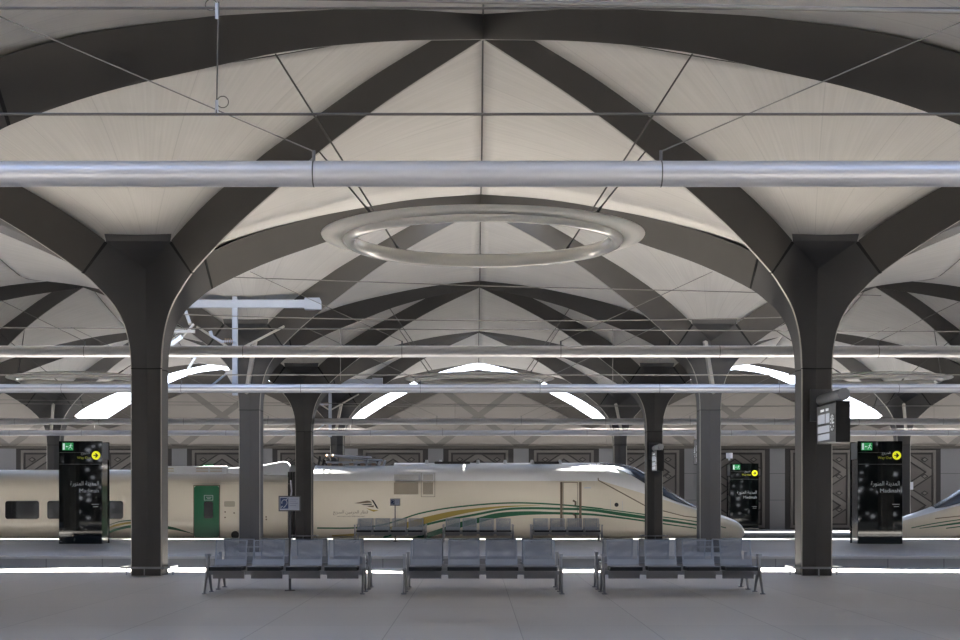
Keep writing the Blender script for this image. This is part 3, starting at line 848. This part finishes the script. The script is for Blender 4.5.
# ---------------------------------------------------------------- totems
def totem(x, y, side, label, h=3.60, wd=1.50):
    root = thing('information_totem', label, 'totem', (x, y, 0), 0, 'black information totems')
    hw = wd/2
    MB().box((-hw, 0, 0), (hw, .10, h)).build('front_panel', m_black, root)
    MB().box((-hw, 1.05, 0), (hw, 1.12, h)).build('rear_panel', m_black, root)
    MB().box((-hw+.03, .10, 0), (hw-.03, 1.05, h-.05)).build('cabinet', m_mirror, root)
    for s_ in (-1, 1):
        MB().box((s_*(hw-.025)-.01, .12, h-.62), (s_*(hw-.025)+.01, 1.03, h-.04)).build('side_vent', m_disp, root)
    L = -hw
    e = MB().box((L+.12, -.012, h-.32), (L+.50, 0, h-.06)); e.build('exit_sign', m_green, root)
    g = MB().box((L+.14, -.018, h-.30), (L+.21, -.012, h-.08))
    # arrow and running figure
    g.prism([(L+.24, h-.19), (L+.28, h-.16), (L+.28, h-.18), (L+.33, h-.18), (L+.33, h-.20), (L+.28, h-.20), (L+.28, h-.22)], (0, -.018, 0), (1,0,0), (0,0,1), (0,1,0), .006)
    g.prism(circle(L+.425, h-.105, .018, 10), (0, -.018, 0), (1,0,0), (0,0,1), (0,1,0), .006)
    for a, b_, r_ in (((.42, -.13), (.40, -.20), .014), ((.40, -.20), (.36, -.24), .010), ((.36, -.24), (.345, -.29), .009), ((.40, -.20), (.44, -.24), .010), ((.44, -.24), (.47, -.285), .009), ((.42, -.135), (.37, -.165), .008), ((.42, -.14), (.465, -.17), .008)):
        g.tube([(L+a[0], -.015, h+a[1]), (L+b_[0], -.015, h+b_[1])], r_, 5)
    g.build('exit_pictogram', m_white, root)
    c = MB().prism(circle(hw-.20, h-.50, .15, 28), (0, -.010, 0), (1,0,0), (0,0,1), (0,1,0), .010); c.build('arrow_disc', m_yellow, root)
    a = MB().prism([(hw-.11, h-.50), (hw-.20, h-.41), (hw-.235, h-.445), (hw-.20, h-.48), (hw-.29, h-.48), (hw-.29, h-.52), (hw-.20, h-.52), (hw-.235, h-.555), (hw-.20, h-.59)], (0, -.014, 0), (1,0,0), (0,0,1), (0,1,0), .004)
    a.build('arrow', m_ink, root)
    lettering(arabic('الخروج'), hw-.42, -.006, h-.49, .12, m_letter, root, .30, True)
    lettering('Way Out', hw-.38, -.006, h-.65, .11, m_ydim, root, .48, True)
    lettering(arabic('المدينة المنورة'), hw-.10, -.006, h-1.60, .20, m_letter, root, 1.0, True)
    lettering('Madinah', hw-.10, -.006, h-1.80, .135, m_letter, root, .68, True)
    ln = MB()
    for k, (x0, x1) in enumerate(((hw-.35, hw-.10), (hw-.30, hw-.12))): ln.box((x0, -.004, h-2.22-k*.08), (x1, 0, h-2.205-k*.08))
    ln.build('fine_print', m_letter, root)
    ln = MB().box((-hw+.02, -.003, h-.815), (hw-.02, 0, h-.80)); ln.box((-hw+.02, -.003, h-.405), (hw-.6, 0, h-.395)); ln.build('panel_joint', m_disp, root)
totem(-13.98, 52.2, 1, 'tall black glass totem with green exit sign at left before the coach')
totem(14.04, 52.2, -1, 'tall black glass totem with green exit sign and yellow arrow at right', wd=1.56)
totem(13.66, 76.5, -1, 'farthest small-looking black totem against the lattice wall right of the train nose', h=3.43, wd=1.45)

# ---------------------------------------------------------------- cantilevered displays on columns
def display(x, y, sd, label):
    """sd = -1 reaches towards the viewer, +1 away"""
    root = thing('display_screen', label, 'display', (x, y, 0), 0 if sd < 0 else math.pi, 'column displays')
    L0, L1 = -.36, -2.1
    MB().box((-.13, L1, 2.64), (.13, L0-.14, 3.38)).build('casing', m_disp, root, bevel=.01)
    MB().box((-.135, L1-.02, 2.62), (.135, L1, 3.40)).build('end_cap', m_dblk, root)
    MB().tube([(0, L0+.05, 3.52), (0, L1-.1, 3.52)], .115, 16).build('support_tube', m_leg, root)
    MB().box((-.22, L0-.02, 3.1), (.22, L0+.12, 3.75)).build('wall_bracket', m_disp, root)
    h = MB()
    for yy in (-.7, -1.8): h.box((-.03, yy-.04, 3.37), (.03, yy+.04, 3.45))
    h.build('hanger', m_disp, root)
    for s_ in (-1, 1):
        f = MB()
        for (a, b_, c, e) in ((.10, .50, .36, .52), (.10, .33, .34, .52),):
            pass
        def pan(y0, y1, z0, z1): f.box((min(s_*.13, s_*.137), L0-.14-y1, z0), (max(s_*.13, s_*.137), L0-.14-y0, z1))
        pan(.14, .72, 3.02, 3.20); pan(.80, 1.10, 3.02, 3.20); pan(.14, 1.10, 2.84, 2.97); pan(.14, 1.10, 2.69, 2.81)
        f.build('screen', m_screen, root)
        c = MB().prism([(p[0], p[1]) for p in circle(L0-.14-1.36, 3.0, .17, 24)], (s_*.13, 0, 0), (0,1,0), (0,0,1), (s_,0,0), .012); c.build('clock_face', m_disp, root)
        c = MB()
        for q in range(12):
            an = math.radians(30*q); c.cbox((s_*.144, L0-.14-1.36+.14*math.cos(an), 3.0+.14*math.sin(an)), (.004, .03, .03))
        c.box((min(s_*.142, s_*.148), L0-.14-1.38, 2.98), (max(s_*.142, s_*.148), L0-.14-1.34, 3.10)); c.box((min(s_*.142, s_*.148), L0-.14-1.46, 2.98), (max(s_*.142, s_*.148), L0-.14-1.34, 3.01))
        c.build('clock_marks', m_white, root)
        for k, (yy, wd) in enumerate(((.50, .3), (.90, .22))):
            tx = MB().box((min(s_*.13, s_*.136), L0-.14-yy-wd/2, 3.25), (max(s_*.13, s_*.136), L0-.14-yy+wd/2, 3.30)); tx.build('caption', m_white, root)
display(6.83, 30.3, -1, 'double sided display screen with clock on the right big column')
display(6.75, 57.6, -1, 'small distant display screen on the slender column before the windshield')
display(6.75, 43.95, 1, 'display screen behind the right bluish column, mostly hidden')

# ---------------------------------------------------------------- trains
YC = 62.25; HW = 1.47
NOSE = [(4.9, 3.09), (5.4, 3.07), (5.9, 3.03), (6.4, 2.91), (6.85, 2.69), (7.3, 2.41), (7.67, 2.13), (8.43, 1.63), (9.06, 1.30), (9.6, 1.09), (10.1, .93), (10.65, .71), (10.95, .50), (11.09, .28)]
HWT = [(5.0, 1.47), (6.5, 1.44), (8.0, 1.32), (9.2, 1.08), (10.1, .78), (10.7, .48), (11.0, .22), (11.09, .10)]
ZB = -.42
def body_y(x, z, zt, hw):
    zc = min(1.6, .45*zt)
    if z <= zc:
        k = 1 - .05*max(0, (0.3-z))**2
        return hw*k
    q = min(1, (z-zc)/(zt-zc)); n = 3.6
    n = max(2.2, n - max(0, x-4.9)*.35)
    return hw*(1-q**n)**(1/n)
def loft(xs, ztf, hwf, zbf, name, mat, parent, N=16):
    secs = []
    for x in xs:
        zt, hw, zb = ztf(x), hwf(x), zbf(x); zc = min(1.6, .45*zt)
        zs = [zb, zb+(zc-zb)*.5] + [zc+(zt-zc)*math.sin(math.pi/2*i/N) for i in range(N+1)]
        l = [(x, YC-body_y(x, z, zt, hw), z) for z in zs]; r = [(x, YC+body_y(x, z, zt, hw), z) for z in zs[:-1]]
        secs.append(l + r[::-1])
    b = MB(); b.sweep(secs, 0, True); o = b.build(name, mat, parent); return o
def zt_l(x): return smooth_tab(NOSE, x) if x > 4.9 else (3.09 if x > -3.51 else 2.97)
def hw_l(x): return smooth_tab(HWT, x) if x > 5 else HW
def zb_l(x): return ZB if x < 9.8 else lerp_tab([(9.8, ZB), (10.5, -.3), (10.9, -.05), (11.09, .1)], x)
def sy(x, z): return YC - body_y(x, z, zt_l(x), hw_l(x))
def strip(name, mat, parent, f, xs, eps=.012):
    """a painted band conforming to the locomotive flank; f(x) -> (zlow, zhigh)"""
    b = MB(); vs = []; n = 4
    for x in xs:
        a, c = f(x)
        for k in range(n+1):
            z = a+(c-a)*k/n; vs.append((x, sy(x, z)-eps, z))
    fs = [(i*(n+1)+k, (i+1)*(n+1)+k, (i+1)*(n+1)+k+1, i*(n+1)+k+1) for i in range(len(xs)-1) for k in range(n)]
    b.add(vs, fs, 0, True); return b.build(name, mat, parent, recalc=False)
def lin(a, b_, n): return [a+(b_-a)*i/n for i in range(n+1)]
PX = lambda px: (px-476.4)/24.53-.104
PZ = lambda py: E0+(501-py)/24.53
def make_loco(root):
    xs = [-6.77, -3.53, -3.50, 0, 3, 4.5] + lin(4.9, 10.9, 40) + [10.97, 11.02, 11.06, 11.09]
    loft(xs, zt_l, hw_l, zb_l, 'body', m_paint, root)
    # windshield glass wrapping the upper nose
    def wlow(x): return smooth_tab([(4.95, 3.02), (5.55, 2.84), (6.12, 2.60), (6.85, 2.16), (7.6, 1.67), (8.7, 1.27), (9.2, 1.17)], x)
    b = MB(); xs = lin(4.97, 9.15, 36); N = 16; secs = []
    for x in xs:
        zt, hw = zt_l(x), hw_l(x); zl = min(wlow(x), zt-.01); row = []
        zs = [zl+(zt-zl)*math.sin(math.pi/2*i/N) for i in range(N+1)]
        for z in zs: row.append((x+.01, YC-body_y(x, z, zt, hw)*1.005, z+.012))
        for z in zs[:-1][::-1]: row.append((x+.01, YC+body_y(x, z, zt, hw)*1.005, z+.012))
        secs.append(row)
    b.sweep(secs, 0, True, caps=False, closed=False); b.build('windshield', m_shield, root, recalc=False)
    # cab seam
    g = MB(); pts = [(4.84, 3.05), (4.85, 2.9), (4.87, 2.35)] + [(x, 2.35-(x-4.87)*.545) for x in lin(4.9, 6.9, 8)] + [(7.6, 1.08), (8.4, .88), (9.3, .78)]
    g.tube([(x, sy(x, z)-.012, z) for x, z in pts], .022, 5); g.build('cab_seam', m_tline, root)
    # stripes (z along x, from the photo)
    T1 = [(-6.7, .40), (-5.2, .40), (-4.3, .47), (-3.76, .57), (-3.18, .75), (-2.4, 1.0), (-1.05, 1.24), (1.13, 1.42), (3.03, 1.37), (5.06, 1.18), (6.43, 1.01), (7.5, .86), (8.5, .73), (9.4, .58), (10.3, .38)]
    strip('stripe', m_tg, root, lambda x: (smooth_tab(T1, x)-.03, smooth_tab(T1, x)+.03 - (.02 if x > 5 else 0)), lin(-6.6, 10.2, 90))
    def gold(x):
        c = smooth_tab([(-6.0, .10), (-4.9, .17), (-3.6, .38), (-2.33, .70), (-1.2, .98), (-.365, 1.13), (1.03, 1.29), (2.5, 1.34)], x)
        t = lerp_tab([(-6, .06), (-4.9, .10), (-3.6, .2), (-2.3, .28), (-1.2, .22), (-.365, .14), (1.03, .06), (2.5, .01)], x); return (c-t/2-.02, c+t/2-.02)
    strip('gold_stripe', m_tgold, root, gold, lin(-6.0, 2.5, 50), .010)
    T2 = [(-3.9, .02), (-2.5, .45), (-1.5, .70), (-.365, .91), (1.03, 1.16), (2.09, 1.21), (3.14, 1.19), (4.53, 1.14), (5.94, .945), (7.2, .77), (8.4, .60), (9.4, .45), (10.0, .36)]
    strip('stripe', m_tg, root, lambda x: (smooth_tab(T2, x)-lerp_tab([(-3.9, .05), (4, .045), (6, .07), (8, .05), (10, .01)], x), smooth_tab(T2, x)+lerp_tab([(-3.9, .04), (4, .045), (6, .07), (8, .05), (10, .01)], x)), lin(-3.9, 9.9, 80))
    T3 = [(-2.9, -.15), (-1.72, .22), (-.8, .52), (-.01, .72), (.69, .90), (1.73, 1.0), (2.78, 1.01), (4.53, .955), (5.94, .80), (7.2, .62), (8.2, .48), (9.0, .37)]
    strip('stripe', m_tg, root, lambda x: (smooth_tab(T3, x)-lerp_tab([(-2.9, .10), (-1, .12), (1, .10), (3, .05), (9, .02)], x), smooth_tab(T3, x)+lerp_tab([(-2.9, .10), (-1, .12), (1, .10), (3, .05), (9, .02)], x)), lin(-2.9, 8.9, 70))
    yf = YC-HW
    # door with recessed handrails
    d = MB()
    for xa, xb in ((PX(560.2), PX(562.6)), (PX(579.2), PX(581.6))): d.box((xa, yf-.02, PZ(534)), (xb, yf+.02, PZ(482)))
    d.build('handrail', m_tline, root)
    d = MB().box((PX(563.5), yf-.008, PZ(532)), (PX(577.8), yf+.02, PZ(482.5))); d.build('door', m_beige if False else m_cream, root)
    d = MB()
    for a, b_ in (((563.2, 482.2), (577.8, 482.8)), ((563.2, 482.2), (563.6, 532)), ((577.4, 482.2), (577.8, 532))): d.box((PX(a[0]), yf-.012, PZ(b_[1])), (PX(b_[0]), yf, PZ(a[1])))
    d.build('door_outline', m_tline, root)
    for zz in (500.5, 514):
        MB().tube([(PX(573), yf-.03, PZ(zz)), (PX(575.5), yf-.05, PZ(zz+1.5)), (PX(575.5), yf-.05, PZ(zz+5))], .04, 6).build('door_handle', m_tline, root)
    # side grilles
    for i, (a, b_) in enumerate(((393.8, 418.3), (423, 433))):
        g = MB().box((PX(a), yf-.012, PZ(494.5)), (PX(b_), yf+.02, PZ(482.3))); 
        gr = g.build('grille', m_grille, root)
        s_ = MB()
        for k in range(int((b_-a)/1.1)): s_.box((PX(a+.4+k*1.1), yf-.022, PZ(494)), (PX(a+.7+k*1.1), yf-.012, PZ(482.8)))
        s_.build('grille_slat', m_tline, gr)
        g = MB().box((PX(a), yf+.0, PZ(480)), (PX(b_), yf+.05, PZ(474.4)))
        for k in range(3): pass
        # upper grille leans with the roof shoulder
        vs = []
        for zz in (PZ(480), PZ(477), PZ(474.4)):
            yy = sy(0, zz)-.012; vs += [(PX(a), yy, zz), (PX(b_), yy, zz)]
        MB().add(vs, [(0,1,3,2), (2,3,5,4)]).build('upper_grille', m_grille2, root, recalc=False)
    o = MB()
    for (a, c, b_, e) in ((421, 472.6, 421.4, 497), (434.6, 472.6, 435, 497), (421, 496.6, 435, 497)):
        o.box((PX(a), yf-.008, PZ(e)), (PX(b_), yf+.03, PZ(c)))
    o.build('panel_outline', m_tline, root)
    # emblem, lettering
    e = MB(); y_ = yf-.012
    def pr(pts, mi=0): e.prism([(PX(a), PZ(b_)) for a, b_ in pts], (0, y_, 0), (1,0,0), (0,0,1), (0,1,0), .012, mi)
    pr([(354, 503.2), (367, 500.6), (370, 501.0), (372, 502.6), (359, 503.6)]); pr([(361, 504.4), (371.5, 503.6), (372, 504.8), (364, 505.2)], 1)
    pr([(366, 506), (374, 505.4), (373.5, 507.4), (369, 506.8)]); pr([(371, 499.4), (373.5, 500.4), (376.5, 505.2), (378.5, 509), (376.4, 508.2), (373, 502.4)], 1)
    pr([(366, 508), (372, 509.6), (378.8, 510.4), (373.6, 511.8), (370, 510.4)], 2)
    e.build('emblem', [m_tline, m_tdark, m_tgold], root)
    lettering(arabic('قطار الحرمين السريع'), PX(333), y_, PZ(515.2), .20, m_tline, root, (368-333)/24.53)
    lettering('HARAMAIN HIGH SPEED RAILWAY', PX(337), y_, PZ(517), .045, m_tline, root, 28/24.53)
    # round hatch lamp and small plates near the cab
    MB().prism(circle(PX(616.6), PZ(504.8), .085, 16), (0, sy(5.7, 1.3)-.012, 0), (1,0,0), (0,0,1), (0,1,0), .02).build('round_cap', m_tdark, root)
    h = MB(); hy = sy(5.6, 1.2)-.006
    for (a, c, b_, e_) in ((610.4, 499.5, 610.8, 515), (622.2, 501, 622.6, 515)): h.box((PX(a), hy, PZ(e_)), (PX(b_), hy+.03, PZ(c)))
    h.build('hatch_outline', m_roofbox, root)
    MB().box((PX(584), yf-.02, PZ(488.5)), (PX(591), yf+.01, PZ(487))).build('plate', m_roofbox, root)
    # roof: raised fairing edge, sensors, hatches
    for px in (426, 440, 478, 505.5, 532.7, 561): MB().tube([(PX(px), YC-.7, 3.0), (PX(px), YC-.7, 3.20)], [.10, .05], 10).build('roof_fitting', m_roofbox, root)
    for a, b_ in ((434, 470), (535, 560)): MB().box((PX(a), YC-.8, 3.0), (PX(b_), YC-.1, 3.13)).build('roof_hatch', m_tdark, root)
    # underframe
    u = MB().box((-6.7, YC-1.3, -.80), (9.6, YC+1.3, ZB+.02)); u.build('underframe', m_under, root)
    for x in (-4.6, -2.0, 4.6, 7.2):
        for yy in (-.76, .76): MB().tube([(x, YC+yy-.06, -.42), (x, YC+yy+.06, -.42)], .44, 20).build('wheel', m_under, root)
m_cream = M('train_cream', (0.70, 0.645, 0.545), .28, 0, .05, 2, coat=.3)
loco = thing('locomotive', 'cream and white high-speed locomotive with green and gold stripes, pointing right', 'train')
make_loco(loco)
# pantograph: a folded frame on the loco roof
pg = thing('pantograph', 'folded pantograph with brown insulators on the locomotive roof', 'pantograph', (0, YC, 2.975))
def PP(px): return (px-476.4)/24.0-.104
g = MB().box((PP(327), -.5, .10), (PP(376), .5, .17)); g.build('base_frame', m_galv, pg)
for px in (330, 341, 352, 363, 374):
    i_ = MB()
    for k in range(3): i_.tube([(PP(px), -.45, .0+k*.035), (PP(px), -.45, .02+k*.035)], .09, 10)
    i_.build('insulator', m_insul, pg)
for yy in (-.5, .5):
    MB().tube([(PP(331), yy, .42), (PP(352), yy*.8, .30), (PP(382), yy*.5, .22)], .035, 6).build('lower_arm', m_galv, pg)
    MB().tube([(PP(331), yy*.8, .44), (PP(345), yy*.8, .40), (PP(371), yy*.6, .36)], .028, 6).build('upper_arm', m_pale, pg)
for px in (328, 334): MB().tube([(PP(px), -.85, .36), (PP(px), -.6, .44), (PP(px), .6, .44), (PP(px), .85, .36)], .04, 6).build('contact_strip', m_insul, pg)
k = MB().cbox((PP(345), -.1, .26), (.5, .4, .16)); k.cbox((PP(358), -.1, .22), (.4, .5, .14)); k.build('actuator', m_beige, pg)
for px, hgt in ((319, .38), (323, .25), (356, .2), (367, .28), (379, .2), (384, .22)):
    MB().tube([(PP(px), -.4, 0), (PP(px)+.06, -.35, hgt)], .05, 7).build('bushing', m_tdark if px < 330 else m_galv, pg)
# second locomotive, mirrored, at the right
other = thing('locomotive', 'nose of a second cream high-speed train entering at the right edge, pointing left', 'train')
for ch in list(loco.children):
    if ch.name.startswith('lettering'): continue
    c = copy_tree(ch, other)
other.scale = (-1, 1, 1); other.location = (28.05, 0, .30)
other.location = (28.05, 0, 0)

# coach
coach = thing('railway_coach', 'cream passenger coach with dark windows and green door at the left', 'train')
def ztc(x): return 2.80
def co(x0, x1, zt, name, mat): 
    secs = []
    for x in (x0, x1):
        zc = 1.5; zs = [ZB, zc*.5] + [zc+(zt-zc)*math.sin(math.pi/2*i/14) for i in range(15)]
        l = [(x, YC-body_y(0, z, zt, HW), z) for z in zs]; r = [(x, YC+body_y(0, z, zt, HW), z) for z in zs[:-1]]
        secs.append(l+r[::-1])
    return MB().sweep(secs, 0, True).build(name, mat, coach)
co(-26, PX(287.3), 2.80, 'body', m_coach)
yf = YC-HW
def flank(poly, name, mat, d=.014, parent=coach): return MB().prism([(PX(a), PZ(b_)) for a, b_ in poly], (0, yf-d, 0), (1,0,0), (0,0,1), (0,1,0), .03+d).build(name, mat, parent)
for x0 in (-37, 5, 47, 89): flank([(a, b_) for a, b_ in rrect(x0, 501, x0+34, 519, 2.5)], 'window', m_glass)
gd = flank(rrect(194, 486, 219, 537.5, 2.5), 'door', m_tg, .02)
flank(rrect(203.8, 501.5, 213, 518.5, 2), 'door_window', m_glass, .03, gd)
o = MB()
for r_ in ((204, 495.2, 213, 495.6), (204, 500, 213, 500.4), (204, 495.2, 204.4, 500.4), (212.6, 495.2, 213, 500.4), (206, 497, 211.5, 497.5), (207, 498.5, 210.5, 499)):
    o.box((PX(r_[0]), yf-.035, PZ(r_[3])), (PX(r_[2]), yf-.02, PZ(r_[1])))
o.build('door_sticker', m_letter, gd)
o = MB()
for r_ in ((193.2, 485, 194, 538), (219, 485, 219.8, 538), (193.2, 485, 219.8, 486)): o.box((PX(r_[0]), yf-.016, PZ(r_[3])), (PX(r_[2]), yf+.02, PZ(r_[1])))
o.build('door_seal', m_tline, coach)
flank(rrect(224, 501.2, 234.8, 506.8, 1.2), 'small_window', m_grille, .014)
for (a, b_) in ((225, 512), (225, 517.5), (234, 513), (266, 517), (266.2, 519.5)): flank(circle(a, b_, .8, 10), 'button', m_tline)
flank([(192, 483.7), (290, 483.7), (290, 484.1), (192, 484.1)], 'rain_gutter', m_beige, .02)
def cstripe(tab, th, mat, name='stripe'):
    b = MB(); vs = []
    for px in lin(tab[0][0], tab[-1][0], 30):
        c = smooth_tab(tab, px); t = lerp_tab(th, px)/2
        vs += [(PX(px), yf-.012, PZ(c+t)), (PX(px), yf-.012, PZ(c-t))]
    fs = [(2*i, 2*i+2, 2*i+3, 2*i+1) for i in range(30)]
    b.add(vs, fs); b.build(name, mat, coach, recalc=False)
cstripe([(88, 537), (105, 527), (118, 522), (130, 520.5), (145, 520.5), (165, 524)], [(88, .4), (130, 1.0), (165, .4)], m_tg)
cstripe([(95, 537), (110, 527.5), (121, 524.2), (131, 522.8), (145, 523)], [(95, 1), (120, 2.2), (145, 1)], m_tgold, 'gold_stripe')
cstripe([(100, 538), (112, 531), (122, 528), (133, 526.3), (150, 526), (170, 528), (185, 531.5), (194, 534.2)], [(100, 2), (150, 3.4), (170, 3), (194, .3)], m_tg)
flank(circle(235, 535, 4, 16), 'coupling_cover', m_tdark, .02)
# roof units
r = MB().box((PX(157), YC-1.25, 2.60), (PX(226), YC+1.25, 2.93)); ru = r.build('air_conditioning_unit', m_roofbox, coach, bevel=.03)
v_ = MB()
for a, b_ in ((160, 172.5), (195, 207), (209, 221)):
    for zz in (2.83, 2.73): v_.box((PX(a), YC-1.275, zz-.03), (PX(b_), YC-1.24, zz+.02))
v_.build('vent', m_grille, ru)
p = [(PX(226), 2.62), (PX(288), 2.55), (PX(289), 2.95), (PX(287), 3.08), (PX(283), 3.14), (PX(264), 2.99), (PX(240), 2.90), (PX(226), 2.84)]
MB().prism(p, (0, YC-1.22, 0), (1,0,0), (0,0,1), (0,1,0), 2.44).build('roof_fairing', m_roofbox, coach, bevel=.05)
MB().box((PX(284), YC-.7, 2.98), (PX(293), YC+.7, 3.12)).build('roof_cable_box', m_tdark, coach)
b = MB()
for i in range(7): b.box((PX(287)+i*.11, YC-1.25+.05*(i % 2), -.3), (PX(287)+i*.11+.06, YC+1.25-.05*(i % 2), 2.7))
b.build('gangway_bellows', m_tdark, coach)
MB().tube([(PX(290), YC-1.33, 2.35), (PX(291.2), YC-1.36, 1.9), (PX(289.5), YC-1.33, 1.5)], .03, 6).build('jumper_cable', m_pale, coach)
MB().box((-26, YC-1.3, -.80), (PX(280), YC+1.3, ZB+.02)).build('underframe', m_under, coach)
for x in (-20.5, -8.2):
    for yy in (-.76, .76): MB().tube([(x, YC+yy-.06, -.42), (x, YC+yy+.06, -.42)], .44, 20).build('wheel', m_under, coach)

# small things on the far wall
es = thing('exit_sign', 'small green exit sign on the far wall just above the coach roof', 'sign', (0, YW-.115, 0))
es.location.x = (207-476.4)/19.1-.104
MB().box((-.27, -.08, 3.05), (.27, .0, 3.40)).build('lightbox', m_green, es)
MB().box((-.24, -.09, 3.14), (-.15, -.08, 3.37)).build('pictogram', m_white, es)
nb = MB().box((-.17, -.1, 0), (.17, .0, .40)).build('junction_box', m_pale); nb.location = ((911.5-476.4)/19.1-.104, YW-.125, 2.10); tag(nb, 'small white box on the wall between right totem and train nose', 'box')
for X, lab in ((13.22, 'white camera housing standing just left above the farthest totem'),):
    c = thing('security_camera', lab, 'camera', (X+.05, 76.6, 3.60))
    MB().tube([(-.32, .3, .0), (-.32, .3, .12)], .05, 8).build('mount', m_pale, c)
    MB().tube([(-.32, .3, .10), (-.32, .3, .38)], .17, 14).build('housing', m_pale, c)

# ---------------------------------------------------------------- pierced screen wall of the hall behind the viewer (seen only as reflections)
def screen_material():
    m = bpy.data.materials.new('pierced_screen'); m.use_nodes = True; nt = m.node_tree; b = nt.nodes['Principled BSDF']
    b.inputs['Base Color'].default_value = (0.05, 0.05, 0.05, 1); b.inputs['Roughness'].default_value = 0.8
    v, x, y, z = obj_xyz(nt)
    vo = nt.nodes.new('ShaderNodeTexVoronoi'); vo.voronoi_dimensions = '2D'; vo.inputs['Scale'].default_value = 1.15
    nt.links.new(combine(nt, x, math_node(nt, 'MULTIPLY', z, 1.5), 0.0), vo.inputs['Vector'])
    sp_ = nt.nodes.new('ShaderNodeSeparateXYZ'); nt.links.new(vo.outputs['Color'], sp_.inputs[0])
    th = math_node(nt, 'MULTIPLY', math_node(nt, 'GREATER_THAN', sp_.outputs[0], 0.35), math_node(nt, 'ADD', 0.10, math_node(nt, 'MULTIPLY', sp_.outputs[1], 0.12)))
    hole = math_node(nt, 'LESS_THAN', vo.outputs['Distance'], th)
    tr = nt.nodes.new('ShaderNodeBsdfTransparent'); mx = nt.nodes.new('ShaderNodeMixShader')
    nt.links.new(hole, mx.inputs[0]); nt.links.new(b.outputs[0], mx.inputs[1]); nt.links.new(tr.outputs[0], mx.inputs[2])
    nt.links.new(mx.outputs[0], nt.nodes['Material Output'].inputs['Surface'])
    return m
struct(MB().add([(-48, -3.6, 0), (48, -3.6, 0), (48, -3.6, 9.5), (-48, -3.6, 9.5)], [(0, 1, 2, 3)]).build('wall_near', screen_material()))

for nm, x in (('side_blocker_left', -40.6), ('side_blocker_right', 40.6)):  # unseen walls added to keep side sky light out; the hall runs on
    struct(MB().box((x-.2, -3.6, -1.2), (x+.2, 79, 9.5)).build(nm, m_wall))
